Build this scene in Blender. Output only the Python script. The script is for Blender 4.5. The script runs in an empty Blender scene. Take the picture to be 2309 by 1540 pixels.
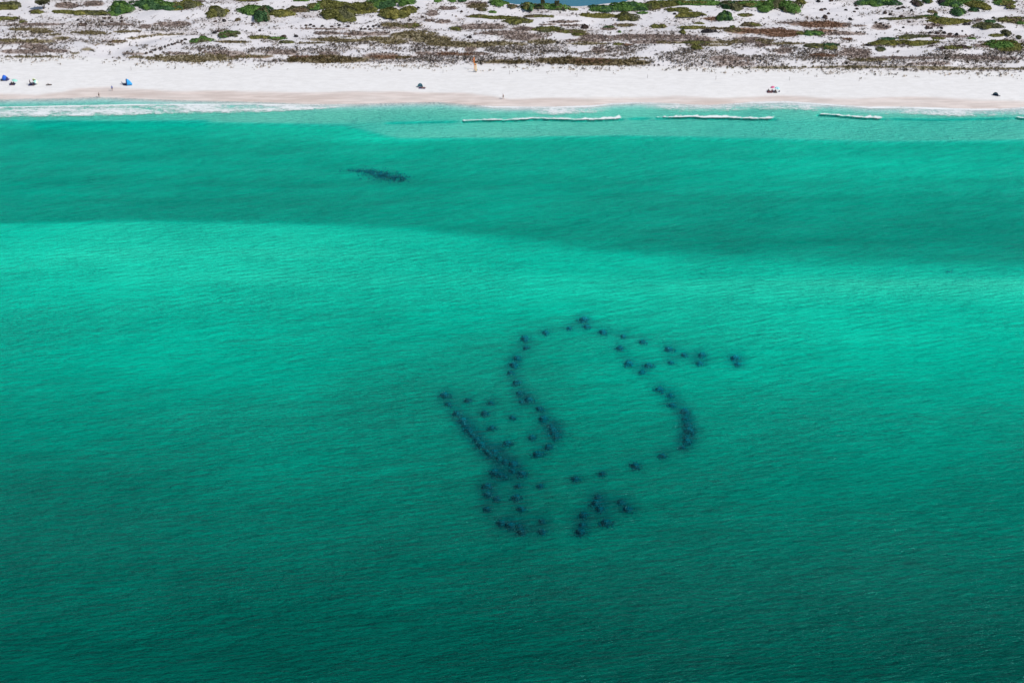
import bpy, bmesh, math, random
import numpy as np

# ------------------------------------------------------------------ camera, sky, sun, exposure
CH, PITCH, LENS = 176.0, math.radians(31.6), 50.0
FPX, CX, CY = 2309 * LENS / 36.0, 1154.5, 770.0
sc = bpy.context.scene
COL = sc.collection
cam = bpy.data.objects.new("camera", bpy.data.cameras.new("camera"))
cam.data.lens, cam.data.sensor_width = LENS, 36.0
cam.data.clip_start, cam.data.clip_end = 1.0, 12000.0
cam.location = (0, 0, CH)
cam.rotation_euler = (math.pi / 2 - PITCH, 0, 0)
COL.objects.link(cam)
sc.camera = cam

SUNV = np.array([2.60, -0.80, 3.10]); SUNV /= np.linalg.norm(SUNV)
SUN_EL = math.asin(SUNV[2])
sun = bpy.data.objects.new("sun", bpy.data.lights.new("sun", 'SUN'))
sun.data.energy, sun.data.angle, sun.data.color = 3.6, math.radians(0.53), (1.0, 0.955, 0.90)
from mathutils import Vector, Matrix, Quaternion
sun.rotation_euler = Vector(SUNV).to_track_quat('Z', 'Y').to_euler()
COL.objects.link(sun)

world = bpy.data.worlds.new("World"); sc.world = world; world.use_nodes = True
wn = world.node_tree; wn.nodes.clear()
sky = wn.nodes.new('ShaderNodeTexSky'); sky.sky_type = 'NISHITA'; sky.sun_disc = False
sky.sun_elevation = SUN_EL; sky.sun_rotation = math.atan2(SUNV[0], SUNV[1])
bg = wn.nodes.new('ShaderNodeBackground'); bg.inputs[1].default_value = 0.095
wo = wn.nodes.new('ShaderNodeOutputWorld')
wn.links.new(sky.outputs[0], bg.inputs[0]); wn.links.new(bg.outputs[0], wo.inputs[0])
sc.view_settings.view_transform = 'Standard'; sc.view_settings.look = 'None'
sc.view_settings.exposure = 0.0; sc.view_settings.gamma = 1.0
try: sc.view_settings.use_curve_mapping = False
except Exception: pass
sc.cycles.use_denoising = True
sc.cycles.max_bounces = 8; sc.cycles.transparent_max_bounces = 16

# ------------------------------------------------------------------ picture <-> place geometry
sp, cp = math.sin(PITCH), math.cos(PITCH)
def proj(X, Y, Z):
    dz = Z - CH
    zc = Y * cp - dz * sp
    zc = np.maximum(zc, 1.0)
    return CX + FPX * X / zc, CY - FPX * (Y * sp + dz * cp) / zc
def unproj(px, py, Z=0.0):
    a = (np.asarray(px, float) - CX) / FPX; b = (CY - np.asarray(py, float)) / FPX
    dy, dz = cp + b * sp, -sp + b * cp
    t = (Z - CH) / dz
    return a * t, dy * t

def hash2(ix, iy, seed):
    h = (ix.astype(np.int64) * 374761393 + iy.astype(np.int64) * 668265263 + seed * 974634777) & 0xffffffff
    h = ((h ^ (h >> 13)) * 1274126177) & 0xffffffff
    return ((h ^ (h >> 16)) & 0xffff) / 65535.0
def vnoise(x, y, seed=0):
    x, y = np.broadcast_arrays(np.asarray(x, float), np.asarray(y, float))
    ix, iy = np.floor(x), np.floor(y); fx, fy = x - ix, y - iy
    fx = fx * fx * (3 - 2 * fx); fy = fy * fy * (3 - 2 * fy)
    a, b = hash2(ix, iy, seed), hash2(ix + 1, iy, seed)
    c, d = hash2(ix, iy + 1, seed), hash2(ix + 1, iy + 1, seed)
    return (a * (1 - fx) + b * fx) * (1 - fy) + (c * (1 - fx) + d * fx) * fy
def fbm(x, y, seed=0, oct=4):
    s = 0; a = 1; t = 0
    for i in range(oct):
        s = s + a * vnoise(x * 2 ** i + 17.3 * i, y * 2 ** i - 9.1 * i, seed + i); t += a; a *= 0.5
    return s / t
def sstep(a, b, x):
    t = np.clip((x - a) / (b - a), 0, 1); return t * t * (3 - 2 * t)

def P(*v): return np.array(v, float).reshape(-1, 2)
SHORE = P(-600,232, -200,229, 0,224, 150,222, 230,219, 300,222, 400,226, 580,230, 700,235, 830,234, 900,232, 990,230, 1060,236,
          1110,240, 1250,241, 1340,238, 1380,233, 1430,231, 1500,232, 1560,236, 1600,237, 1660,233, 1700,230, 1775,229, 1830,232,
          1900,237, 1960,241, 2040,241, 2100,243, 2200,246, 2260,245, 2309,242, 2600,246, 3000,248)
WET = P(-600,212, 0,211, 80,213, 140,207, 180,200, 260,197, 330,202, 420,207, 600,206, 740,208, 900,205, 980,208, 1060,212, 1110,216, 1150,223, 1250,221,
        1400,219, 1520,217, 1600,221, 1700,219, 1760,216, 1860,222, 1950,220, 2050,218, 2150,222, 2260,226, 2309,228, 2600,228, 3000,228)
DUNE = P(-600,132, 0,131, 110,131, 165,126, 290,137, 430,142, 600,143, 900,145, 1200,149, 1500,151, 1700,155, 2000,161, 2309,163, 3000,165)
shX, shY = unproj(SHORE[:, 0], SHORE[:, 1], 0.0)
duX, duY = unproj(DUNE[:, 0], DUNE[:, 1], 1.7)
# the near-shore bottom: sand bars and troughs, given as how bright the water over them reads (column x; rows y, value)
COLX = np.array([-500, 0, 300, 600, 900, 1150, 1400, 1700, 2000, 2309, 2900], float)
E1 = [272, 272, 276, 281, 278, 274, 273, 273, 274, 276, 276]
E2 = [290, 290, 300, 318, 320, 317, 311, 318, 326, 322, 322]
E3 = [503, 501, 497, 501, 511, 540, 563, 572, 574, 576, 576]
SH = [6, 6, 6, 7, 10, 18, 24, 24, 24, 24, 24]
G1a = [186, 186, 185, 188, 186, 188, 188, 186, 186, 188, 188]
G1b = [174, 174, 172, 174, 186, 187, 187, 184, 184, 186, 186]
G2a = [166, 166, 165, 166, 186, 189, 187, 184, 185, 188, 188]
G2b = [154, 154, 158, 159, 163, 163, 165, 168, 170, 170, 170]
RST = [(365, [153, 153, 153, 152, 156, 161, 162, 168, 173, 170, 170]),
       (430, [148, 148, 146, 144, 145, 147, 148, 152, 156, 157, 157])]
G3a = [141, 141, 142, 145, 150, 151, 144, 134, 131, 128, 128]
G3b = [178, 178, 186, 188, 186, 181, 182, 178, 174, 172, 172]
REST = [(640, [189, 189, 192, 192, 189, 189, 190, 193, 198, 200, 200]), (690, [182, 182, 184, 184, 181, 179, 184, 189, 186, 188, 188]),
        (760, [171, 171, 172, 171, 166, 160, 171, 182, 180, 174, 174]), (850, [153, 153, 157, 157, 147, 147, 156, 164, 164, 160, 160]),
        (950, [134, 134, 143, 148, 139, 133, 138, 145, 149, 147, 147]), (1080, [117, 117, 121, 131, 126, 117, 120, 127, 128, 121, 121]),
        (1250, [108, 108, 108, 111, 110, 106, 110, 112, 112, 110, 110]), (1540, [88, 88, 85, 84, 84, 84, 84, 83, 83, 83, 83]),
        (1900, [84] * 11)]
PK = [(48, [192, 192, 195, 194, 187, 178, 180, 182, 184, 188, 188])]
def table():
    YK, GK = [], []
    n = len(COLX); sh = np.interp(COLX, SHORE[:, 0], SHORE[:, 1])
    E1a, E2a, E3a, SHa = map(lambda v: np.array(v, float), (E1, E2, E3, SH))
    YK.append(sh); GK.append(np.full(n, 196.0))
    YK.append(sh + 14); GK.append(np.full(n, 190.0))
    YK.append(E1a - 2); GK.append(G1a); YK.append(E1a + 3); GK.append(G1b)
    YK.append(E2a - 4); GK.append(G2a); YK.append(E2a + 4); GK.append(G2b)
    for y, g in RST: YK.append(np.full(n, float(y))); GK.append(g)
    YK.append(E3a - SHa); GK.append(G3a); YK.append(E3a + SHa); GK.append(G3b)
    for dy, g in PK: YK.append(E3a + dy); GK.append(g)
    for y, g in REST: YK.append(np.full(n, float(y))); GK.append(g)
    return np.array(YK, float), np.array(GK, float)
YK, GK = table()
A_G, G_DRY = 0.135, 0.735
def bright(px, py):
    px = np.clip(px, COLX[0], COLX[-1] - 1)
    j = np.clip(np.searchsorted(COLX, px, side='right') - 1, 0, len(COLX) - 2)
    t = (px - COLX[j]) / (COLX[j + 1] - COLX[j]); t = t * t * (3 - 2 * t) * 0.6 + t * 0.4
    K = len(YK)
    ys = [YK[k][j] * (1 - t) + YK[k][j + 1] * t for k in range(K)]
    gs = [GK[k][j] * (1 - t) + GK[k][j + 1] * t for k in range(K)]
    out = np.full(np.shape(px), 196.0)
    sl = [(gs[k + 1] - gs[k]) / (ys[k + 1] - ys[k]) for k in range(K - 1)]
    def tang(k):
        if k == 0: return sl[0]
        if k == K - 1: return sl[-1]
        a, b = sl[k - 1], sl[k]
        return np.where(a * b > 0, 2 * a * b / (a + b + 1e-12 * np.sign(a + b)), 0)
    T = [tang(k) for k in range(K)]
    for k in range(K - 1):
        h = ys[k + 1] - ys[k]; u = np.clip((py - ys[k]) / h, 0, 1)
        v = (2 * u ** 3 - 3 * u ** 2 + 1) * gs[k] + (u ** 3 - 2 * u ** 2 + u) * h * T[k] + (-2 * u ** 3 + 3 * u ** 2) * gs[k + 1] + (u ** 3 - u ** 2) * h * T[k + 1]
        out = np.where(py >= ys[k], v, out)
    return out
def lin(s):
    s = np.asarray(s, float) / 255.0
    return np.where(s <= 0.04045, s / 12.92, ((s + 0.055) / 1.055) ** 2.4)
BREAK = [  # crest line points (px, py), foam thickness below/above in picture rows, ridge height
 (P(1041,273, 1095,271, 1142,271.5, 1206,267.5, 1279,269.5, 1300,271, 1350,269.5, 1407,267), 4.2, .06),
 (P(1476,265.5, 1560,264, 1600,266, 1650,266, 1700,268, 1752,267), 6.0, .06),
 (P(1845,257.6, 1873,259, 1899,261.5, 1950,266, 1997,266.6), 4.6, .06),
 (P(2286,264, 2309,267, 2360,268), 6.0, .06)]
EDGE = [P(60,276, 130,273, 250,276, 330,274, 480,272), P(860,277, 950,275, 1041,273), P(1997,267, 2100,269, 2180,268, 2290,266), P(1407,267, 1476,266)]
def pale_zone(px, py):
    e = np.interp(px, [0, 300, 600, 780, 900, 1150, 1400, 1700, 2000, 2309], [283, 280, 283, 288, 317, 316, 311, 317, 324, 321])
    return 1 - sstep(e - 7, e + 5, py)
def depth(X, Y):
    d = np.full(np.shape(X), 2.0)
    ys = np.interp(X, shX, shY)
    for _ in range(7):
        px, py = proj(X, Y, -d)
        wob_ = 9 * (fbm(X / 26, Y / 12, 91, 3) - .5) * sstep(430, 480, py)
        b = (CY - py) / FPX
        sdep = (sp - b * cp) / np.sqrt(1 + b * b)
        g = lin(bright(px, py + wob_))
        pz = pale_zone(px, py)
        L = np.maximum(-np.log(g / (G_DRY * (1 - pz) + 0.575 * pz)) / A_G, 0.75)
        d = d * 0.3 + 0.7 * L / (1 / np.clip(sdep, 0.2, 1) + 1 / SUNV[2])
    nz = (fbm(X / 38.0, Y / 16.0, 5, 3) - 0.5) * 0.15 + (fbm(X / 9.0, Y / 4.0, 9, 2) - 0.5) * 0.05
    d = d * (1 + nz)
    d = d * (1 + .10 * (fbm(X / 90.0 + .5 * Y / 60, Y / 6.0, 15, 3) - .5) * sstep(425, 380, Y) * (1.0 + 3.5 * sstep(262, 305, Y)))
    for ln, th, hh in BREAK:                       # bed dip added to draw the dark line seaward of a breaking crest
        yy = np.interp(px, ln[:, 0], ln[:, 1]); d = d + 0.95 * np.exp(-((py - yy - 2.6) / 1.3) ** 2) * (px > ln[0, 0]) * (px < ln[-1, 0])
    for ln in EDGE:  # same added dip, darkening the line under each swell edge
        yy = np.interp(px, ln[:, 0], ln[:, 1]); d = d + .55 * np.exp(-((py - yy - 1.5) / 1.6) ** 2) * sstep(ln[0, 0], ln[0, 0] + 30, px) * (1 - sstep(ln[-1, 0] - 30, ln[-1, 0], px))
    return d * sstep(0.0, 7.0, ys - Y + 0.5)
def height(X, Y):
    """ground and sea bed height"""
    X = np.asarray(X, float); Y = np.asarray(Y, float)
    ys = np.interp(X, shX, shY); yd = np.interp(X, duX, duY)
    t = Y - ys
    zs = 0.0 * X if (t > 0).all() else -depth(X, np.minimum(Y, ys))
    zb = 1.75 * (1 - np.exp(-np.maximum(t, 0) / 9.0)) + 0.05 * (vnoise(X / 7, Y / 3, 3) - .5) * sstep(3, 9, t)
    u = Y - yd
    px, py = proj(X, Y, 2.5)
    rise = sstep(-1.0, 6.0, u)
    road = np.exp(-(((px - 0) - np.interp(py, [78, 92, 112, 135], [420, 330, 270, 215])) / 45.0) ** 2) * sstep(70, 80, py)
    r1 = fbm(X / 16 + 3, Y / 7.0, 21, 3); r2 = fbm(X / 34, Y / 14.0, 33, 3)
    dn = 1.0 * rise * (1 - 0.8 * road) + rise * (1 - 0.7 * road) * (2.0 * (r1 - .42) + 2.6 * (r2 - .45)) + rise * 0.5 * np.clip(u / 60, 0, 1)
    dn = np.maximum(dn, -0.35)
    z = np.where(t > 0, zb + dn, zs)
    pond = np.exp(-np.maximum(((px - 1270) / 165) ** 2 + ((py + 12) / 30) ** 2 - 0.75, 0) * 5)
    z = np.where(t > 50, z * (1 - pond) + 0.35 * pond, z)
    return z
def ground_at(px, py):
    z = 2.5
    for _ in range(7):
        X, Y = unproj(px, py, z); z = 0.5 * z + 0.5 * float(height(np.array([X]), np.array([Y]))[0])
    return float(X), float(Y), float(height(np.array([X]), np.array([Y]))[0])
def bed_at(px, py, rise=0.0):
    z = -3.0
    for _ in range(12):
        X, Y = unproj(px, py, z + rise); z = 0.4 * z + 0.6 * float(height(np.array([X]), np.array([Y]))[0])
    return float(X), float(Y), z

# ------------------------------------------------------------------ helpers
def tag(o, label=None, cat=None, group=None, kind=None):
    if label: o['label'] = label
    if cat: o['category'] = cat
    if group: o['group'] = group
    if kind: o['kind'] = kind
    return o
def empty(name, loc, label, cat, group=None, rz=0.0):
    o = bpy.data.objects.new(name, None); o.empty_display_size = 0.3
    o.location = loc; o.rotation_euler = (0, 0, rz); COL.objects.link(o)
    return tag(o, label, cat, group)
def np_mesh(name, V, F, mats=(), cols=None, attrs=None, smooth=False):
    """F: (n,k) array of equal faces"""
    V = np.asarray(V, np.float32); F = np.asarray(F, np.int32); n, k = F.shape
    me = bpy.data.meshes.new(name)
    me.vertices.add(len(V)); me.vertices.foreach_set('co', V.ravel())
    me.loops.add(n * k); me.loops.foreach_set('vertex_index', F.ravel())
    me.polygons.add(n); me.polygons.foreach_set('loop_start', np.arange(0, n * k, k, dtype=np.int32))
    try: me.polygons.foreach_set('loop_total', np.full(n, k, np.int32))
    except Exception: pass
    me.update(calc_edges=True)
    me.polygons.foreach_set('use_smooth', np.full(n, smooth))
    if cols is not None:
        a = me.attributes.new('col', 'FLOAT_COLOR', 'POINT')
        c = np.ones((len(V), 4), np.float32); c[:, :3] = cols; a.data.foreach_set('color', c.ravel())
    for an, av in (attrs or {}).items():
        a = me.attributes.new(an, 'FLOAT', 'POINT'); a.data.foreach_set('value', np.asarray(av, np.float32))
    for m in mats: me.materials.append(m)
    return me
def link(name, me, parent=None, loc=None):
    o = bpy.data.objects.new(name, me); COL.objects.link(o)
    if parent: o.parent = parent
    if loc is not None: o.location = loc
    return o
def grid_faces(nx, ny):
    i = np.arange(nx - 1); j = np.arange(ny - 1)
    I, J = np.meshgrid(i, j); a = (J * nx + I).ravel()
    return np.stack([a, a + 1, a + 1 + nx, a + nx], 1)

class NT:
    def __init__(s, name):
        s.m = bpy.data.materials.new(name); s.m.use_nodes = True; s.t = s.m.node_tree; s.t.nodes.clear()
        s.out = s.t.nodes.new('ShaderNodeOutputMaterial')
    def n(s, ty, **kw):
        nd = s.t.nodes.new(ty)
        for k, v in kw.items():
            if k.startswith('i_'):
                key = k[2:]; key = int(key) if key.isdigit() else key.replace('_', ' ')
                nd.inputs[key].default_value = v
            else: setattr(nd, k, v)
        return nd
    def l(s, a, b): s.t.links.new(a, b)
    def math(s, op, a, b=None, c=None, clamp=False):
        nd = s.t.nodes.new('ShaderNodeMath'); nd.operation = op; nd.use_clamp = clamp
        for i, v in enumerate((a, b, c)):
            if v is None: continue
            if isinstance(v, (int, float)): nd.inputs[i].default_value = v
            else: s.l(v, nd.inputs[i])
        return nd.outputs[0]
    def mix(s, f, a, b, blend='MIX'):
        nd = s.t.nodes.new('ShaderNodeMix'); nd.data_type = 'RGBA'; nd.blend_type = blend
        if isinstance(f, (int, float)): nd.inputs[0].default_value = f
        else: s.l(f, nd.inputs[0])
        for i, v in ((6, a), (7, b)):
            if isinstance(v, tuple): nd.inputs[i].default_value = (*v[:3], 1)
            else: s.l(v, nd.inputs[i])
        return nd.outputs[2]
    def coords(s, scale=(1, 1, 1), rot=0.0, loc=(0, 0, 0)):
        g = s.n('ShaderNodeNewGeometry'); mp = s.n('ShaderNodeMapping')
        mp.vector_type = 'TEXTURE'; mp.inputs['Scale'].default_value = tuple(1.0 / q for q in scale); mp.inputs['Rotation'].default_value = (0, 0, rot); mp.inputs['Location'].default_value = loc
        s.l(g.outputs['Position'], mp.inputs[0]); return mp.outputs[0]
    def noise(s, vec, scale, detail=3, rough=0.5, dist=0.0):
        nd = s.n('ShaderNodeTexNoise'); nd.inputs['Scale'].default_value = scale; nd.inputs['Detail'].default_value = detail
        nd.inputs['Roughness'].default_value = rough; nd.inputs['Distortion'].default_value = dist
        s.l(vec, nd.inputs['Vector']); return nd.outputs[0]
    def ramp(s, fac, a, b):
        nd = s.n('ShaderNodeMapRange'); nd.interpolation_type = 'SMOOTHSTEP'
        s.l(fac, nd.inputs[0]); nd.inputs[1].default_value = a; nd.inputs[2].default_value = b
        return nd.outputs[0]

def plain(name, col, rough=0.7, noise=0.12, scale=8.0, metal=0.0):
    t = NT(name); b = t.n('ShaderNodeBsdfPrincipled'); v = t.coords()
    f = t.noise(v, scale, 3)
    c = t.mix(t.ramp(f, 0.3, 0.7), tuple(x * (1 - noise) for x in col), tuple(min(1, x * (1 + noise)) for x in col))
    t.l(c, b.inputs['Base Color']); b.inputs['Roughness'].default_value = rough; b.inputs['Metallic'].default_value = metal
    t.l(b.outputs[0], t.out.inputs[0]); return t.m

# sand: white quartz; wet tan at the swash; brown litter under the plants (attributes on the ground mesh)
def mat_ground():
    t = NT('quartz_sand'); b = t.n('ShaderNodeBsdfPrincipled'); b.inputs['Roughness'].default_value = 0.85
    wet = t.n('ShaderNodeAttribute', attribute_name='wet'); lit = t.n('ShaderNodeAttribute', attribute_name='litter')
    lc = t.n('ShaderNodeAttribute', attribute_name='col'); dune = t.n('ShaderNodeAttribute', attribute_name='dune')
    v = t.coords((1, 2.2, 1)); v1 = t.coords((0.25, 1.2, 1), 0.02)
    f1 = t.noise(v, 0.35, 5, 0.6); f2 = t.noise(v1, 0.8, 4, 0.6); f3 = t.noise(t.coords(), 2.5, 3, 0.6)
    dry = t.mix(t.ramp(f1, 0.35, 0.7), (0.74, 0.724, 0.702), (0.80, 0.786, 0.768))
    dry = t.mix(t.math('MULTIPLY', t.ramp(f2, 0.56, 0.72), 0.5), dry, (0.62, 0.61, 0.60))
    # wandering foot tracks and a wrack line along the beach
    fp = t.noise(t.coords((0.06, 1.1, 1), 0.01), 0.5, 3, 0.5, 0.4); tk = t.math('SUBTRACT', 1.0, t.ramp(t.math('ABSOLUTE', t.math('SUBTRACT', fp, 0.5)), 0.0, 0.012))
    tk = t.math('MULTIPLY', tk, t.ramp(t.noise(t.coords(), 1.6, 3, .7), 0.42, 0.6)); dry = t.mix(t.math('MULTIPLY', tk, 0.45), dry, (0.50, 0.485, 0.47))
    dsand = t.mix(t.ramp(f3, 0.3, 0.75), (0.64, 0.615, 0.62), (0.75, 0.73, 0.735))  # dune sand greyed, the purple shade of its slopes put into the colour
    dry = t.mix(dune.outputs['Fac'], dry, dsand)
    fw = t.noise(t.coords((0.12, 0.9, 1), 0.015), 0.9, 4, 0.6)
    wetc = t.mix(t.ramp(fw, 0.35, 0.68), (0.55, 0.46, 0.41), (0.72, 0.62, 0.565))
    c = t.mix(wet.outputs['Fac'], dry, wetc)
    fl = t.noise(t.coords((1, 1.6, 1)), 1.6, 5, 0.65)
    bed = t.n('ShaderNodeAttribute', attribute_name='bed')
    fb = t.noise(t.coords((0.4, 1, 1), -0.08), 0.16, 6, 0.72)
    bc = t.mix(t.ramp(fb, 0.3, 0.7), (0.52, 0.77, 0.49), (0.64, 0.91, 0.575))
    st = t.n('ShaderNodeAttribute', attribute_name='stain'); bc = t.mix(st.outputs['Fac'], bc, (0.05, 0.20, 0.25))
    tb = t.n('ShaderNodeAttribute', attribute_name='turbid'); bc = t.mix(t.math('MULTIPLY', tb.outputs['Fac'], t.math('ADD', 0.75, t.math('MULTIPLY', t.noise(t.coords((.4, 1, 1), .05), .6, 4, .7), 0.5)), clamp=True), bc, (0.60, 0.60, 0.435))
    c = t.mix(bed.outputs['Fac'], c, bc)
    lf = t.math('ADD', t.math('SUBTRACT', lit.outputs['Fac'], 0.5), t.math('MULTIPLY', t.math('SUBTRACT', fl, 0.5), 1.6))
    lf = t.math('MULTIPLY', t.ramp(lf, -0.28, 0.22), t.ramp(lit.outputs['Fac'], 0.02, 0.3))
    c = t.mix(lf, c, lc.outputs['Color'])
    t.l(c, b.inputs['Base Color'])
    bp = t.n('ShaderNodeBump'); bp.inputs['Strength'].default_value = 0.35; bp.inputs['Distance'].default_value = 0.15
    t.l(f3, bp.inputs['Height']); t.l(bp.outputs[0], b.inputs['Normal'])
    t.l(b.outputs[0], t.out.inputs[0]); return t.m
def mat_water(name, absorb, dens, rip=1.0):
    t = NT(name)
    # short wind ripples over longer chop, crests running along the shore with a slight slant
    va = t.coords((0.24, 1.0, 1), 0.13); vb = t.coords((0.42, 1.0, 1), -0.02); vc = t.coords((0.18, 0.55, 1), 0.26)
    na = t.noise(va, 1.05, 4, 0.62, 0.3); nb = t.noise(vb, 2.6, 3, 0.6, 0.2); nc = t.noise(vc, 0.28, 3, 0.5)
    gust = t.ramp(t.noise(t.coords((0.35, 1, 1), 0.2), 0.03, 4, 0.6), 0.3, 0.7)
    h = t.math('ADD', t.math('MULTIPLY', na, 0.30), t.math('ADD', t.math('MULTIPLY', nb, 0.085), t.math('MULTIPLY', nc, 0.30)))
    h = t.math('MULTIPLY', h, t.math('ADD', t.math('MULTIPLY', gust, 1.5), 1.3))
    bp = t.n('ShaderNodeBump'); bp.inputs['Strength'].default_value = 1.0; bp.inputs['Distance'].default_value = 1.0 * rip
    t.l(h, bp.inputs['Height'])
    lw = t.n('ShaderNodeLayerWeight'); lw.inputs[0].default_value = 0.5; t.l(bp.outputs[0], lw.inputs['Normal'])
    f = t.math('ADD', t.math('MULTIPLY', t.math('POWER', lw.outputs['Facing'], 5.0), 0.98), 0.02, clamp=True)
    gl = t.n('ShaderNodeBsdfGlossy'); gl.inputs['Roughness'].default_value = 0.12; gl.inputs[0].default_value = (0.22, 0.90, 0.92, 1); t.l(bp.outputs[0], gl.inputs['Normal'])
    f = t.math('MULTIPLY', f, 0.5)
    l0 = t.n('ShaderNodeLayerWeight'); l0.inputs[0].default_value = 0.5
    dl = t.math('SUBTRACT', lw.outputs['Facing'], l0.outputs['Facing'])
    kk = t.math('MULTIPLY', t.math('POWER', t.math('SUBTRACT', 1.0, l0.outputs['Facing']), 2.0), 8.5)
    tf = t.math('SUBTRACT', 0.84, t.math('MULTIPLY', dl, kk), clamp=True)
    tr = t.n('ShaderNodeBsdfTransparent')
    # shade put into the tint of tilted facets, for their longer way through water
    tc = t.mix(tf, (0.18, 0.24, 0.28), (1.24, 1.24, 1.24)); t.l(tc, tr.inputs[0])
    mx = t.n('ShaderNodeMixShader'); t.l(f, mx.inputs[0]); t.l(tr.outputs[0], mx.inputs[1]); t.l(gl.outputs[0], mx.inputs[2])
    t.l(mx.outputs[0], t.out.inputs['Surface'])
    ab = t.n('ShaderNodeVolumeAbsorption'); ab.inputs['Color'].default_value = (*absorb, 1); ab.inputs['Density'].default_value = dens
    t.l(ab.outputs[0], t.out.inputs['Volume'])
    return t.m
def mat_foam():
    t = NT('foam'); a = t.n('ShaderNodeAttribute', attribute_name='cover')
    v = t.coords((0.36, 1.0, 1), 0.03); n1 = t.noise(v, 1.35, 6, 0.72, 0.9); n2 = t.noise(t.coords((0.3, 1, 1)), 0.2, 3, 0.5)
    n = t.math('ADD', t.math('MULTIPLY', n1, 0.8), t.math('MULTIPLY', n2, 0.2))
    x = t.math('ADD', t.math('SUBTRACT', n, 0.5), t.math('SUBTRACT', t.math('MULTIPLY', a.outputs['Fac'], 0.62), 0.30))
    al = t.math('MULTIPLY', t.ramp(x, -0.05, 0.17), t.math('ADD', 0.55, t.math('MULTIPLY', a.outputs['Fac'], 0.45), clamp=True))
    al = t.math('MULTIPLY', al, t.ramp(a.outputs['Fac'], 0.02, 0.15))
    d = t.n('ShaderNodeBsdfDiffuse'); d.inputs[0].default_value = (0.84, 0.87, 0.87, 1)
    tr = t.n('ShaderNodeBsdfTransparent'); mx = t.n('ShaderNodeMixShader')
    t.l(al, mx.inputs[0]); t.l(tr.outputs[0], mx.inputs[1]); t.l(d.outputs[0], mx.inputs[2]); t.l(mx.outputs[0], t.out.inputs[0]); return t.m
def mat_leaf():
    t = NT('foliage'); c = t.n('ShaderNodeAttribute', attribute_name='col')
    b = t.n('ShaderNodeBsdfDiffuse'); b2 = t.n('ShaderNodeBsdfTranslucent'); mx = t.n('ShaderNodeMixShader'); mx.inputs[0].default_value = 0.18
    v = t.mix(t.ramp(t.noise(t.coords(), 1.2, 4, 0.6), 0.3, 0.7), (0.72, 0.75, 0.72), (1.25, 1.2, 1.15))
    cc = t.mix(1.0, c.outputs['Color'], v, 'MULTIPLY')
    t.l(cc, b.inputs[0]); t.l(cc, b2.inputs[0]); t.l(b.outputs[0], mx.inputs[1]); t.l(b2.outputs[0], mx.inputs[2])
    t.l(mx.outputs[0], t.out.inputs[0]); return t.m
M_GROUND, M_LEAF, M_FOAM = mat_ground(), mat_leaf(), mat_foam()
M_SEA = mat_water('sea_water', (0.0, 1 - A_G / 1.7, 1 - 0.128 / 1.7), 1.7)
M_BARK = plain('bark', (0.16, 0.13, 0.11), 0.9)
M_REEF = plain('algae_covered_rock', (0.06, 0.29, 0.345), 0.95, 0.4, 3.0); M_REEF2 = plain('veiled_algae_covered_rock', (0.06, 0.27, 0.33), 0.95, 0.4, 3.0); M_BLUR = plain('reef_blur_fringe', (0.14, 0.50, 0.47), 0.95, 0.3, 3.0)  # deep rock and fringe colours carry the veil and blur of the water

# ------------------------------------------------------------------ dune plant map, in picture coordinates: (x, y, rx, ry)
BROWN = [(150,13,27,6),(212,9,20,6),(90,56,60,3),(75,106,30,6),(50,117,50,5),(125,116,28,4),(385,55,42,6),(330,60,15,5),(270,56,30,2),
 (500,122,50,6),(400,121,30,3),(640,118,34,6),(740,121,22,4),(720,66,60,1.6),(740,76,36,3),(830,77,60,4),(860,127,36,7),(975,32,17,8),(1010,19,22,5),
 (1000,50,22,4),(970,47,12,3),(1075,9,22,4),(1085,61,52,6),(1130,75,60,6),(1180,84,50,8),(1180,66,28,5),(1080,122,26,4),(1062,109,12,8),(940,129,22,2),
 (1275,50,42,3),(1230,56,20,2),(1290,58,26,3),(1330,85,46,6),(1330,92,60,4),(1440,84,70,6),(1480,95,60,5),(1370,66,22,3),(1410,57,26,2.5),(1350,113,16,8),
 (1530,85,62,5),(1582,88,26,5),(1690,91,32,7),(1765,115,20,9),(1640,132,40,6),(1660,145,44,5),(1750,82,28,3),(1790,52,34,3),(1905,57,15,4),(1940,59,18,2),
 (1890,76,60,4),(1930,77,26,3),(1925,120,40,10),(1985,62,20,6),(2130,83,62,3),(2105,57,20,4),(2209,43,8,4),(2220,103,22,5),(1725,100,20,8),
 (2040,131,80,3),(2200,130,60,4),(2260,133,50,3),(2100,144,60,3),(30,98,60,2),(1000,122,36,5),(960,121,22,5),(300,122,26,2.5),(1560,93,40,3),(870,65,40,1.5)]
RUST = [(1730,71,84,7),(1845,57,62,7),(1760,80,30,4),(1912,89,11,3),(1860,126,34,4),(1605,43,22,4),(1415,102,12,3),(870,129,34,4),(1010,122,26,3),(186,56,8,3),
 (1330,138,38,6),(1045,124,22,3),(1860,70,30,3),(270,94,30,3),(235,103,22,2.5),(560,129,40,2),(700,128,40,2)]
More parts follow.
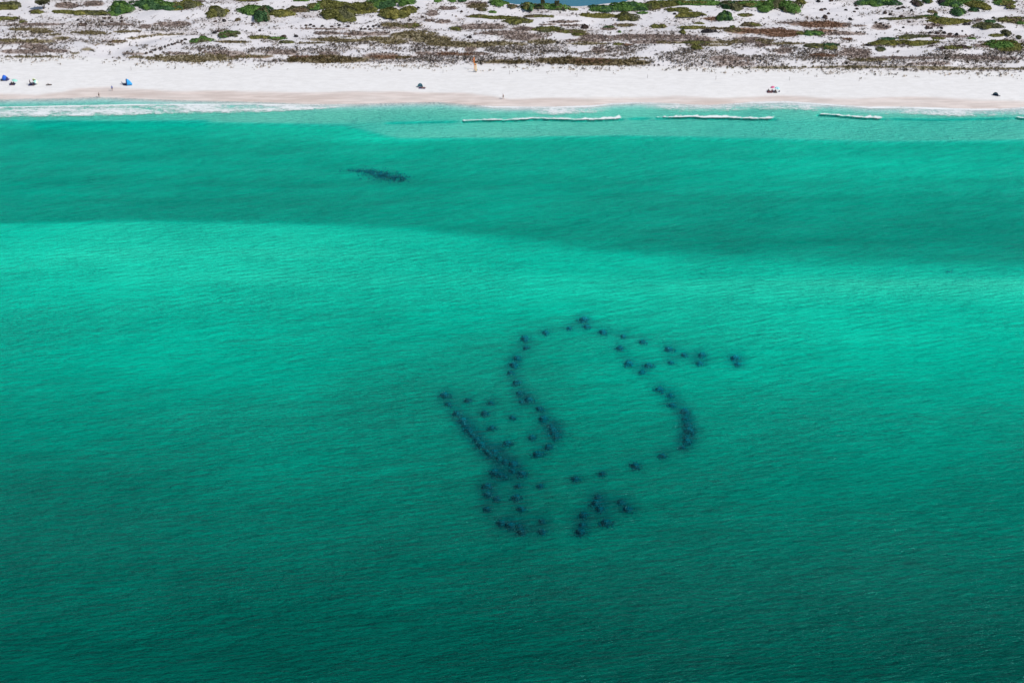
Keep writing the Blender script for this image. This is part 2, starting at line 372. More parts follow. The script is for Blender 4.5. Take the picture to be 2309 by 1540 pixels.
TAN = [(60,67,42,3),(95,73,26,3.4),(122,79,16,2.2),(205,75,38,4.4),(285,72,34,2.2),(80,94,48,4),(140,87,20,4),(20,92,22,4),(80,129,74,2),
 (170,121,14,3),(200,112,20,3),(235,103,24,3),(270,95,26,3),(300,87,18,2.6),(330,83,22,2),(370,79.5,26,1.8),(410,78,16,1),(430,132,92,8),(570,128,42,3.5),
 (310,130,24,2.4),(740,135,84,9),(770,90,62,6),(850,89,46,5),(885,94,36,6),(700,98,32,1.4),(930,80,52,8),(975,90,52,8),(1010,99,52,7),(1060,102,62,5),(1120,99,62,5),
 (905,130,18,3),(925,60,22,5),(1225,95,32,6),(1285,72,32,4),(1307,78,20,4),(1330,99,48,3.4),(1270,137,72,8),(1345,141,62,8),(1415,141,52,7),(1440,132,24,2.4),
 (1630,65,46,2.4),(1655,70,24,4),(1636,96,42,4),(1770,99,44,2.6),(1740,155,90,2),(1960,152,260,2),(2200,156,160,2.5),(1960,136,46,3),(2280,48,32,5),(1540,97,60,2),
 (1080,15,26,5),(530,95,38,3),(1475,14,30,9),(880,57,22,5),(1725,92,20,3),(1150,140,60,4),(1720,8,50,4),(2080,117,30,1),(1600,103,50,2),(1410,58,20,3)]
DARKT = [(500,70,20,5),(825,103,22,7),(60,58,40,6),(100,114,50,5),(1180,112,90,10),(1240,110,60,10),(1400,112,60,9),(1540,130,60,14),(1700,135,70,12),(1850,125,60,14),
 (1985,60,20,8),(640,138,50,5),(880,138,60,6),(980,135,80,8),(1100,135,80,9),(2230,128,90,16),(2130,130,60,12),(2000,145,120,8),(700,116,60,6),(600,116,50,8),(470,112,50,6),
 (300,122,30,4),(230,55,80,12),(150,92,60,7),(60,80,60,6),(30,50,30,8),(370,62,60,8),(880,58,30,8),(1760,112,40,9),(930,110,50,8),(2110,75,40,4),(2190,50,20,6)]
BARE = [(60,6,34,10),(120,26,12,4),(380,34,80,10),(330,34,50,8),(700,50,60,8),(660,72,40,6),(660,92,26,3),(940,14,22,12),(1000,63,30,5),(1000,38,24,4),(1285,82,26,7),(1340,52,46,4),(1300,42,60,6),
 (1300,112,28,5),(1600,58,44,4),(1560,22,26,6),(1620,80,22,5),(1690,117,36,8),(1860,22,90,14),(1950,45,40,7),(2060,66,34,8),(2160,68,34,8),(2250,34,50,12),(2290,72,30,7),
 (2040,120,66,9),(1925,101,26,4),(2215,91,26,3),(1200,53,30,4),(1090,46,40,4),(820,106,14,5),(910,108,20,7),(560,64,40,6),(560,92,20,3),(790,87,26,1.6),(1060,86,34,4),
 (170,100,22,5),(1500,112,22,6),(1740,108,20,4),(2190,118,30,5),(400,85,60,4),(330,97,60,7),(260,110,60,9),(220,125,60,9),(250,140,80,8),(1500,40,30,5),(1740,42,60,5),(1215,48,20,4)]
def emap(px, py, lst, soft=0.28, wob=None):
    m = np.zeros(np.shape(px))
    for (x, y, rx, ry) in lst:
        d = np.sqrt(((px - x) / rx) ** 2 + ((py - y) / ry) ** 2)
        if wob is not None: d = d + wob
        m = np.maximum(m, 1 - sstep(1 - soft, 1 + soft, d))
    return m

CHAINS = [
 ('on the upper left arc', 'from its top', [(1284,737),(1231,747),(1184,761),(1186,781),(1166,804),(1159,820),(1151,837),(1165,859)]),
 ('at the peak of the outline', 'from the top', [(1317,718),(1323,733)]),
 ('on the upper right arc', 'from the left', [(1360,746),(1405,755),(1449,768),(1509,785),(1543,797),(1583,797),(1658,804),(1663,818)]),
 ('in the row under the upper right arc', 'from the left', [(1398,782),(1418,817),(1448,836),(1463,821),(1513,814),(1578,816)]),
 ('on the right flank curve', 'from its top', [(1488,874),(1512,888),(1516,910),(1545,925),(1545,940),(1551,955),(1555,968),(1549,983),(1550,991),(1539,1005),(1494,1024),(1433,1047),(1358,1064),(1298,1076)]),
 ('on the long left edge', 'from its top', [(1002,888),(1011,908),(1030,929),(1043,946),(1050,957),(1057,968),(1066,978),(1075,988),(1085,1000),(1096,1013),(1105,1021),(1114,1017),(1125,1030),(1140,1038),(1158,1044)]),
 ('on the inner loop', 'from its top', [(1171,883),(1192,898),(1177,902),(1217,918),(1225,941),(1242,957),(1246,965),(1250,973),(1255,983),(1237,1005),(1213,1021)]),
 ('inside the left lobe', 'from the left', [(1055,900),(1094,929),(1107,905),(1110,961),(1145,996),(1156,938),(1200,983)]),
 ('in the cluster below the loop', 'from the left', [(1098,1093),(1098,1144),(1100,1111),(1116,1063),(1128,1068),(1138,1071),(1155,1058),(1164,1118),(1175,1144),(1177,1065),(1218,1092),(1168,1092),(1120,1120)]),
 ('on the curl at the bottom', 'from the left', [(1131,1176),(1150,1181),(1171,1184),(1176,1196),(1222,1171),(1222,1195)]),
 ('in the lower right hook', 'from the left', [(1309,1196),(1313,1180),(1315,1158),(1349,1118),(1353,1144),(1345,1131),(1367,1175),(1400,1129),(1416,1145)])]
# ------------------------------------------------------------------ ground: sea bed, beach and dunes as one sheet
def build_ground():
    xf = np.arange(-232, 232.1, 0.85); xo = np.array([245, 265, 300, 360, 460, 700, 1200, 2200, 3600, 5000.])
    xs = np.concatenate([-xo[::-1], xf, xo])
    ya = np.array([-5000, -3000, -1500, -700, -300, -100, 0, 60, 100, 130.])
    ys = np.concatenate([ya, np.arange(145, 225, 2.0), np.arange(225, 385, 1.3), np.arange(385, 408, 1.2), np.arange(408, 446, 0.45), np.arange(446, 590, 0.62),
                         [592, 596, 602, 612, 630, 660, 720, 850, 1100, 1700, 2800, 5000.]])
    X, Y = np.meshgrid(xs, ys); X, Y = X.ravel(), Y.ravel()
    Z = height(X, Y)
    far = sstep(600, 800, Y); Z = Z * (1 - far) + 3.0 * far
    px, py = proj(X, Y, Z)
    inl = (Y > np.interp(X, shX, shY))
    sh = np.interp(px, SHORE[:, 0], SHORE[:, 1]); w = np.interp(px, WET[:, 0], WET[:, 1]); d = np.interp(px, DUNE[:, 0], DUNE[:, 1])
    wob = (fbm(X / 14, Y / 3, 71, 3) - .5)
    wet = sstep(-3.5, 4.5, py - w + 7 * wob) * np.where(py < sh + 3, 1.0, np.clip(1 - (py - sh - 3) / 12, 0.25, 1)) * (.78 + .5 * (fbm(X / 22, Y / 2.2, 73, 3) - .35))
    wet = wet * (1 - sstep(285, 330, py))
    dune = 1 - sstep(-4, 4, py - d)
    wb = (fbm(X / 5, Y / 5, 40, 4) - .5) * 1.1
    mb, mr, mt = emap(px, py, BROWN, .3, wb), emap(px, py, RUST, .3, wb), emap(px, py, TAN, .25, wb * .7)
    md = emap(px, py, DARKT, .4, wb) * 0.42
    mk = dune * (Y < 620) * (py < d + 3)
    bs_ = 1 - .9 * emap(px, py, BARE, .25, wb)
    gen = .40 * sstep(.36, .62, fbm(X / 9, Y / 5, 61, 4))
    litter = np.maximum.reduce([mb * .92, mr * .95, mt * 1.0, md, gen]) * mk * bs_
    farveg = sstep(-2, -26, py) * fbm(X / 30, Y / 30, 88, 3)
    litter = np.maximum(litter, np.clip(farveg * 1.3, 0, 1) * inl)
    c = np.zeros((len(X), 3)); c[:] = (0.36, 0.295, 0.265)
    c = c * (1 - mt[:, None]) + np.array([0.265, 0.225, 0.14]) * mt[:, None]
    c = c * (1 - mr[:, None]) + np.array([0.31, 0.19, 0.13]) * mr[:, None]
    c = np.where(((py > 112) & (mr > .4))[:, None], c * np.array([.62, .60, .55]), c); c = np.where(((py > 118) & (px > 640) & (px < 1500) & (mt > .4))[:, None], c * np.array([.72, .68, .6]), c)
    fv = np.clip(farveg * 1.3, 0, 1)[:, None]
    c = c * (1 - fv) + np.array([0.12, 0.15, 0.06]) * fv
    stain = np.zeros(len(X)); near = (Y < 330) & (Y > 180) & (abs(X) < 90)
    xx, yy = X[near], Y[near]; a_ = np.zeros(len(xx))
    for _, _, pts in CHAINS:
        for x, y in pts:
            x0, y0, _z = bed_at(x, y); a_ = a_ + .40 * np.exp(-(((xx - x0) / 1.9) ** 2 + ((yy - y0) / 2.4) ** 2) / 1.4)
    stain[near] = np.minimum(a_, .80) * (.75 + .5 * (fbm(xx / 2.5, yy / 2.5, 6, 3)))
    for x, y, rx, ry, k_ in ((893,402,26,6,.75),(862,396,34,8,.62),(838,389,32,7,.5),(805,386,36,5,.3),(908,405,12,4,.6),(2140,614,18,6,.25)):
        x0, y0, _z = bed_at(x, y); s_ = FPX / math.hypot(y0, CH)
        stain = np.maximum(stain, np.minimum(.8, k_ * np.exp(-(((X - x0) / (rx / s_)) ** 2 + ((Y - y0) / (ry / s_ / .4)) ** 2) * .9) * (.7 + .6 * fbm(X / 3.0, Y / 2.5, 8, 3))))
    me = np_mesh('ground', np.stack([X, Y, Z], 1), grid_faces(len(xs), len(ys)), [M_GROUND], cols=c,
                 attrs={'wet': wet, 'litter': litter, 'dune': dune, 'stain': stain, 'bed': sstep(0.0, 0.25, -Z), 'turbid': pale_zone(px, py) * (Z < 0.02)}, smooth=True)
    tag(link('ground', me), kind='structure')
build_ground()

# ------------------------------------------------------------------ the sea: a body of water with breakers
FOAMTOP = P(-300,243, 0,241, 150,238, 300,235, 570,234, 650,236, 750,237, 800,235, 870,233)
FOAMBOT = P(-300,272, 0,270, 200,266, 400,261, 600,257, 700,250, 780,243, 870,234)
def sea_z(X, Y):
    px, py = proj(X, Y, 0.0)
    z = np.zeros(np.shape(X))
    for ln, th, hh in BREAK:
        yy = np.interp(px, ln[:, 0], ln[:, 1]); inx = sstep(ln[0, 0] - 8, ln[0, 0] + 10, px) * (1 - sstep(ln[-1, 0] - 10, ln[-1, 0] + 8, px))
        z += hh * inx * np.where(py < yy, np.exp(-((py - yy) / 1.4) ** 2), np.exp(-((py - yy) / 3.0) ** 2))
    for ln in EDGE:
        yy = np.interp(px, ln[:, 0], ln[:, 1]); inx = sstep(ln[0, 0] - 2, ln[0, 0] + 30, px) * (1 - sstep(ln[-1, 0] - 30, ln[-1, 0] + 2, px))
        z += .16 * inx * np.where(py < yy, np.exp(-((py - yy) / 1.2) ** 2), np.exp(-((py - yy) / 3.5) ** 2))
    return z
def build_sea():
    xs = np.concatenate([[-4800, -2400, -1000, -500, -300], np.arange(-232, 232.1, 0.8), [300, 500, 1000, 2400, 4800]])
    ys = np.concatenate([[-4800, -2000, -600, -150, 0, 100, 180, 260, 330], np.arange(380, 448, 0.4), [470, 500]])
    X, Y = np.meshgrid(xs, ys); nx, ny = len(xs), len(ys); X, Y = X.ravel(), Y.ravel()
    Z = sea_z(X, Y); Z[(Y < 379) | (Y > 447) | (abs(X) > 233)] = 0
    V = np.stack([X, Y, Z], 1); n = len(V)
    ring = np.concatenate([np.arange(nx), np.arange(1, ny) * nx + nx - 1, (ny - 1) * nx + np.arange(nx - 2, -1, -1), np.arange(ny - 2, 0, -1) * nx])
    B = V[ring].copy(); B[:, 2] = -14.0
    m = len(ring); k = np.arange(m)
    side = np.stack([ring, n + k, n + (k + 1) % m, ring[(k + 1) % m]], 1)
    # bottom: four corners
    c = [n + 0, n + nx - 1, n + nx - 1 + ny - 1, n + 2 * (nx - 1) + ny - 1]
    F = [tuple(f) for f in grid_faces(nx, ny)] + [tuple(f) for f in side] + [tuple(n + np.arange(m)[::-1])]
    me = bpy.data.meshes.new('sea'); me.from_pydata(np.concatenate([V, B]).tolist(), [], [tuple(int(i) for i in f) for f in F])
    me.materials.append(M_SEA)
    for p in me.polygons: p.use_smooth = True
    for p in list(me.polygons)[-(m + 1):]: p.use_smooth = False
    tag(link('sea', me), kind='structure')
build_sea()
def build_foam():
    xs = np.arange(-232, 232.1, 0.45); ys = np.arange(398, 449, 0.22)
    X, Y = np.meshgrid(xs, ys); sh = X.shape; X, Y = X.ravel(), Y.ravel()
    px, py = proj(X, Y, 0.0)
    c = np.zeros(len(X))
    n1 = fbm(X / 6, Y / 2.0, 51, 3)
    top = np.interp(px, FOAMTOP[:, 0], FOAMTOP[:, 1]); bot = np.interp(px, FOAMBOT[:, 0], FOAMBOT[:, 1])
    u = (py - top) / np.maximum(bot - top, 1)
    left = sstep(-.03, .05, u) * (1 - sstep(.78, 1.05, u)) * (px < 872) * (0.575 + 0.36 * np.exp(-(u / .10) ** 2) + .12 * np.exp(-((u - .6) / .2) ** 2) + .42 * (n1 - .5))
    left *= sstep(872, 700, px) * .45 + .55
    c = np.maximum(c, left)
    shy = np.interp(px, SHORE[:, 0], SHORE[:, 1]); d = py - shy
    # thin swash line on the right half and lacy foam behind it
    seg = sstep(1040, 1110, px)
    line = np.exp(-((d - 2.0) / 3.0) ** 2) * seg * (0.84 + .5 * (vnoise(px / 60, 0 * px, 8) - .5))
    c = np.maximum(c, line)
    lace = sstep(1, 5, d) * (1 - sstep(14, 27, d)) * seg * (0.45 + .60 * (fbm(px / 90, py / 16, 77, 2) - .40))
    lace *= 1 - .8 * np.exp(-((px - 1420) / 45) ** 2)
    c = np.maximum(c, lace)
    thin = np.exp(-((d - 1.5) / 1.3) ** 2) * (px > 380) * .42
    c = np.maximum(c, thin)
    for ln, th, hh in BREAK:
        yy = np.interp(px, ln[:, 0], ln[:, 1]); L = ln[-1, 0] - ln[0, 0]; s = np.clip((px - ln[0, 0]) / L, 0, 1)
        inx = sstep(ln[0, 0] - 2, ln[0, 0] + 8, px) * (1 - sstep(ln[-1, 0] - 14, ln[-1, 0] + 2, px))
        t = 1.3 * th * np.maximum(.12, (0.22 + .60 * s + 1.1 * (fbm(px / 26, 0 * px, 12, 2) - .5) + 1.1 * (fbm(px / 6, py / 30, 19, 3) - .5)))
        q = (yy + .2 - py) + 1.6 * (fbm(px / 12, 0 * px, 5, 3) - .5)
        c = np.maximum(c, inx * sstep(-.7, .3, q) * (1 - sstep(t * .5, t * 1.4, q)) * (.95 + .5 * (vnoise(px / 9, py / 2, 44) - .5)))
        sp_ = inx * sstep(.5, .95, s) * sstep(-5, -.5, q) * (1 - sstep(0, 1, q)) * .55
        trail = inx * (py < yy) * np.exp(-(yy - py) / (4.5 + 5 * s)) * (.42 + .55 * fbm(px / 14, py / 4, 31, 3))
        c = np.maximum(np.maximum(c, sp_), trail)
    Z = sea_z(X, Y) + 0.025
    V = np.stack([X, Y, Z], 1)
    F = grid_faces(sh[1], sh[0]); keep = c[F].max(1) > 0.03; F = F[keep]
    # drop foam that would lie inside the beach
    zz = height(X, Y); F = F[(zz[F] < Z[F]).any(1)]
    used, inv = np.unique(F.ravel(), return_inverse=True)
    me = np_mesh('surf_foam', V[used], inv.reshape(-1, 4), [M_FOAM], attrs={'cover': np.clip(c, 0, 1.2)[used]}, smooth=True)
    tag(link('surf_foam', me), 'white lacy foam of the small waves along the shore', 'foam', kind='stuff')
build_foam()

# ------------------------------------------------------------------ pond behind the dunes
def build_pond():
    t = NT('pond_water'); b = t.n('ShaderNodeBsdfPrincipled'); b.inputs['Base Color'].default_value = (0.035, 0.17, 0.24, 1)
    b.inputs['Roughness'].default_value = 0.15
    bp = t.n('ShaderNodeBump'); bp.inputs['Distance'].default_value = 0.15; t.l(t.noise(t.coords((.5, 1, 1)), 1.5, 3), bp.inputs['Height']); t.l(bp.outputs[0], b.inputs['Normal'])
    t.l(b.outputs[0], t.out.inputs[0])
    xs = np.linspace(-30, 75, 40); ys = np.linspace(520, 700, 40); X, Y = np.meshgrid(xs, ys)
    V = np.stack([X.ravel(), Y.ravel(), np.full(X.size, 1.05)], 1); F = grid_faces(40, 40)
    cx = V[F].mean(1); px, py = proj(cx[:, 0], cx[:, 1], cx[:, 2]); 
    F = F[((px - 1270) / 215) ** 2 + ((py + 12) / 44) ** 2 < 1]
    used, inv = np.unique(F.ravel(), return_inverse=True)
    tag(link('pond', np_mesh('pond', V[used], inv.reshape(-1, 4), [t.m])), kind='structure')
build_pond()

# ------------------------------------------------------------------ leaves
rng = np.random.default_rng(7)
def leaf_quads(P0, N, S, cols, r=rng):
    """one quad per point, facing roughly N, size S"""
    n = len(P0)
    a = r.normal(size=(n, 3)); T = np.cross(N, a); T /= np.linalg.norm(T, axis=1)[:, None] + 1e-9
    B = np.cross(N, T)
    S = S[:, None]; e = (0.6 + 0.7 * r.random((n, 1)))
    V = np.stack([P0 - T * S - B * S * e * .6, P0 + T * S - B * S * e * .45, P0 + T * S * .7 + B * S * e, P0 - T * S * .6 + B * S * e * .8], 1).reshape(-1, 3)
    F = np.arange(4 * n).reshape(n, 4)
    return V, F, np.repeat(cols, 4, axis=0)
PAL = {'green': ((0.080, 0.170, 0.045), (0.20, 0.35, 0.10)), 'dark': ((0.045, 0.11, 0.050), (0.115, 0.225, 0.10)), 'olive': ((0.125, 0.135, 0.042), (0.285, 0.285, 0.10)),
       'yellow': ((0.18, 0.18, 0.05), (0.34, 0.315, 0.10)), 'greyolive': ((0.10, 0.11, 0.058), (0.21, 0.21, 0.115)), 'tan': ((0.15, 0.12, 0.075), (0.27, 0.22, 0.14)),
       'brown': ((0.09, 0.065, 0.06), (0.18, 0.135, 0.12)), 'greydark': ((0.035, 0.033, 0.04), (0.11, 0.10, 0.10))}
def palette(kind, n, f):
    a, b = PAL[kind]; a, b = np.array(a), np.array(b)
    return a + (b - a) * np.clip(f, 0, 1)[:, None]
def shrub_mesh(w, d, h, kind, seed, dens=1.0, mixk=None):
    r = np.random.default_rng(seed)
    area = math.pi * w * d + 2.2 * h * (w + d)
    n = int(np.clip(area * 26 * dens, 90, 5200))
    ph = r.random(n) * 2 * math.pi; u = np.sqrt(r.random(n)); 
    # uneven outline
    k1, k2, k3 = r.random(3) * 6.28
    ol = 1 + .16 * np.sin(2 * ph + k1) + .12 * np.sin(3 * ph + k2) + .10 * np.sin(5 * ph + k3) + .55 * (vnoise(np.cos(ph) * 3 + 9, np.sin(ph) * 3 + 9, seed % 71) - .45)
    x = u * np.cos(ph) * w * ol; y = u * np.sin(ph) * d * ol
    prof = np.sqrt(np.clip(1 - u ** 2.4, 0, 1))
    lump = fbm(x / 1.3 + seed, y / 1.3, seed % 97, 3)
    z = h * prof * (0.62 + .75 * (lump - .2)) * (0.80 + .25 * r.random(n))
    dx, dy = x / w ** 2, y / d ** 2
    N = np.stack([dx * h * 1.2, dy * h * 1.2, .55 * np.ones(n)], 1) + r.normal(size=(n, 3)) * .33; N /= np.linalg.norm(N, axis=1)[:, None]
    cl = vnoise(x / .8 + 5, y / .8, seed % 89 + 3)
    f = .15 + .9 * (cl - .2) + .22 * r.normal(size=n)
    c = palette(kind, n, f)
    if mixk:
        mm = (fbm(x / (w * .6) + 3, y / (d * .6), seed % 83, 2) > .52); c[mm] = palette(mixk, n, f)[mm]
    S = (0.13 + 0.14 * r.random(n)) * (1.0 + .25 * min(1, w / 8)) / math.sqrt(dens) * max(1.0, math.sqrt(area * 26 * dens / n))
    V, F, C = leaf_quads(np.stack([x, y, z], 1), N, S, c, r)
    # woody heart, so that the crown is not hollow
    m = 14; rings = [(1.0, -0.15), (.93, .18), (.72, .45), (.4, .62), (0.05, .68)]
    cv = []
    for rr, hh in rings:
        for i in range(m):
            p = 2 * math.pi * i / m; o = 1 + .16 * math.sin(2 * p + k1) + .12 * math.sin(3 * p + k2) + .10 * math.sin(5 * p + k3)
            cv.append((rr * .93 * o * w * math.cos(p), rr * .93 * o * d * math.sin(p), hh * h * .62))
    cv = np.array(cv); cf = []
    for q in range(len(rings) - 1):
        for i in range(m): cf.append((q * m + i, q * m + (i + 1) % m, (q + 1) * m + (i + 1) % m, (q + 1) * m + i))
    cc = np.tile(np.array(PAL[kind][0]) * .9, (len(cv), 1))
    V2 = np.concatenate([V, cv]); F2 = np.concatenate([F, np.array(cf) + len(V)]); C2 = np.concatenate([C, cc])
    return np_mesh('shrub', V2, F2, [M_LEAF], cols=C2)

# (x, y, rx, ry, kind, second kind)
SHRUBS = [(6,13,30,12,'olive','greyolive'),(80,28,16,5,'olive','tan'),(140,27,26,4.5,'yellow','olive'),(172,30,22,5,'olive','yellow'),(208,30,32,6,'greyolive','olive'),(264,20,24,16,'green','dark'),
 (255,31,16,5,'green',None),(12,42,22,5,'olive',None),(50,50,8,3,'olive',None),(186,56,8,4,'brown',None),(330,11,36,13,'green','dark'),(372,13,26,12,'green','dark'),(412,12,34,12,'greyolive','olive'),
 (392,21,26,4,'yellow','olive'),(482,27,23,14,'olive','greyolive'),(507,26,8,5,'yellow','olive'),(562,22,24,13,'green',None),(588,33,22,18,'greyolive','dark'),(535,45,6,4,'tan',None),
 (452,89,22,9,'greyolive','green'),(514,79,24,8,'green','greyolive'),(580,85,22,4,'olive',None),(616,87,22,5,'green','greyolive'),(646,95,18,4,'greyolive','olive'),(530,95,30,3,'olive','tan'),
 (630,30,28,10,'olive','yellow'),(662,20,28,12,'tan','greyolive'),(677,1,14,4,'green',None),(716,17,22,9,'green','olive'),(764,30,40,18,'olive','greyolive'),(742,10,34,9,'olive','green'),(806,16,36,15,'greyolive','olive'),
 (865,8,36,13,'green','dark'),(915,6,16,9,'green',None),(828,27,34,5,'yellow','olive'),(880,33,28,13,'olive','yellow'),(922,23,18,11,'olive','yellow'),(908,37,16,5,'olive',None),(925,58,18,5,'olive','tan'),
 (1027,65,12,6,'olive','greyolive'),(986,2,10,4,'green',None),(1020,3,8,4,'green',None),(1042,3,9,4,'dark',None),(1086,22,11,5,'greyolive','tan'),(1110,28,9,3,'green',None),(1124,7,23,8,'green',None),
 (1155,15,13,5,'greyolive','tan'),(1190,19,14,10,'dark','olive'),(1080,37,26,4,'olive','tan'),(1130,40,42,6,'olive',None),(1168,48,30,7,'olive','greyolive'),(1222,16,20,8,'greyolive','green'),(1258,17,22,8,'green','greyolive'),
 (1320,1,13,4,'green',None),(1290,22,14,3,'olive',None),(1362,21,32,8,'green','dark'),(1424,16,44,12,'green','dark'),(1478,11,26,12,'greyolive','olive'),(1350,36,42,6,'yellow','olive'),(1415,39,24,11,'olive','greyolive'),
 (1215,37,30,4,'olive','tan'),(1319,61,7,6,'brown',None),(1232,66,32,7,'olive','greyolive'),(1290,72,26,4,'olive','tan'),(1306,78,16,4,'olive',None),(1395,100,12,3,'olive',None),(1374,61,12,4,'olive','dark'),
 (1477,60,9,5,'olive',None),(1494,60,9,5,'olive','tan'),(1397,72,4,3,'green',None),(1520,8,50,9,'green','olive'),(1585,7,40,7,'green','olive'),(1532,22,30,6,'olive',None),(1556,36,30,7,'olive','yellow'),
 (1638,36,18,13,'green','dark'),(1654,12,22,14,'greyolive','dark'),(1726,22,18,8,'green',None),(1782,16,26,15,'green','greyolive'),(1704,9,38,8,'olive','green'),(1752,10,24,12,'greyolive','green'),(1680,35,20,3.4,'tan','olive'),
 (1577,53,10,3,'olive',None),(1563,63,26,4,'olive','yellow'),(1597,71,13,5,'greydark',None),(1614,71,4,3,'greydark',None),(1653,61,7,4,'dark','olive'),(1695,55,18,7,'tan','olive'),(1540,73,6,5,'olive',None),
 (1572,107,13,7,'olive',None),(1570,97,30,4,'greyolive','olive'),(1985,5,38,11,'dark','green'),(1833,75,24,7,'dark','green'),(1806,76,9,4,'olive',None),(1838,104,26,5,'olive','greyolive'),(1874,104,20,8,'dark','olive'),
 (1862,39,6,5,'brown',None),(1918,44,4,3,'greydark',None),(2070,10,13,7,'brown','greyolive'),(2020,43,32,3,'olive','greyolive'),(2062,41,20,3,'greyolive',None),(2095,38,24,4,'dark','olive'),(2010,96,50,7,'olive','yellow'),
 (2085,97,44,6,'olive','yellow'),(2008,88,24,3,'dark',None),(2060,83,32,5,'greyolive','olive'),(1960,102,9,4,'greydark',None),(1987,112,12,5,'greyolive','dark'),(2094,4,12,5,'olive','dark'),(2128,6,10,7,'greydark',None),(2148,9,20,9,'dark','green'),
 (2186,4,30,6,'green',None),(2205,14,24,8,'yellow','olive'),(2165,28,16,10,'dark','green'),(2199,22,10,7,'dark',None),(2225,18,12,7,'olive','yellow'),(2268,6,28,7,'green','olive'),(2281,16,12,6,'olive','tan'),
 (2103,27,12,4,'tan','olive'),(2111,34,4,3,'dark',None),(2140,48,44,8,'yellow','olive'),(2125,41,4,2.6,'dark',None),(2233,49,13,4,'dark',None),(2230,60,26,8,'greyolive','olive'),(2303,52,8,5,'green',None),(2280,45,28,5,'tan','olive'),
 (2192,87,11,3,'green','olive'),(2118,87,16,3,'olive',None),(2160,107,34,5,'olive','brown'),(2272,76,10,7,'greyolive',None),(2252,80,20,3.5,'olive',None),(2272,103,52,13,'olive','green'),(2299,86,6,4,'greyolive',None),
 (1808,4,10,7,'olive','yellow'),(1640,5,12,4,'olive',None),(448,3,12,3,'brown',None),(560,2,30,3,'olive','brown'),(1450,30,12,3,'green',None)]
# small dark scattered shrubs
SMALL = [(493,70,4),(484,74,4),(1995,29,4),(2025,20,4),(2037,17,4),(2007,33,3),(2032,37,4),(2055,24,3),(2091,62,4),(2097,74,4),(2113,75,4),(2129,74,4),(2142,76,4),(2157,77,4),(2100,63,3),(2123,63,3),
 (1852,22,4),(1845,2,4),(1874,1,4),(1860,21,3),(1868,30,3),(1907,23,3),(1930,13,3),(1932,20,3),(1926,27,3),(2176,54,4),(2185,54,3),(2240,40,3),(690,57,3),(700,56,3),(708,59,3),(727,59,3),(748,60,3),(765,57,3),(785,59,3),
 (815,65,3),(823,65,3),(830,60,3),(834,66,3),(842,59,3),(848,57,3),(855,60,3),(640,82,5),(668,81,4),(752,100,4),(944,18,3),(953,38,3),(925,45,3),(1041,26,3),(1060,82,2.6),(1055,84,2.6),(1061,85,2.6),(1071,96,3),(1094,96,3),
 (237,41,3),(232,49,3),(252,49,3),(274,41,3),(274,48,3),(176,45,3),(247,40,3),(225,57,2.6),(340,117,3),(350,112,3),(361,108,3),(372,105,3),(380,102,3),(388,100,3),(394,98,3),(400,96,3),(410,92,3),(418,89,3),(330,119,3),
 (1521,31,3),(1582,32,4),(1258,96,3),(940,103,3),(943,100,3),(1006,112,3),(2037,62,2.6),(2050,49,3),(1975,51,3),(1985,53,3),(1992,57,3),(1980,59,3),(1999,60,3),(1884,73,2),(2170,70,2),(486,48,3),(506,46,4),(570,53,3),(586,69,3)]
ORD = ['first','second','third','fourth','fifth','sixth','seventh','eighth','ninth','tenth','eleventh','twelfth','thirteenth','fourteenth','fifteenth','sixteenth','seventeenth','eighteenth','nineteenth','twentieth',
 'twenty-first','twenty-second','twenty-third','twenty-fourth','twenty-fifth','twenty-sixth','twenty-seventh','twenty-eighth','twenty-ninth','thirtieth','thirty-first','thirty-second','thirty-third','thirty-fourth']
CN = {'green':'bright green','dark':'dark green','olive':'olive green','yellow':'yellow green','greyolive':'grey green','tan':'tan','brown':'brown','greydark':'charcoal grey'}
def rowname(y): return 'along the top edge' if y < 16 else 'on the back dunes' if y < 45 else 'on the middle dunes' if y < 80 else 'on the front dunes'
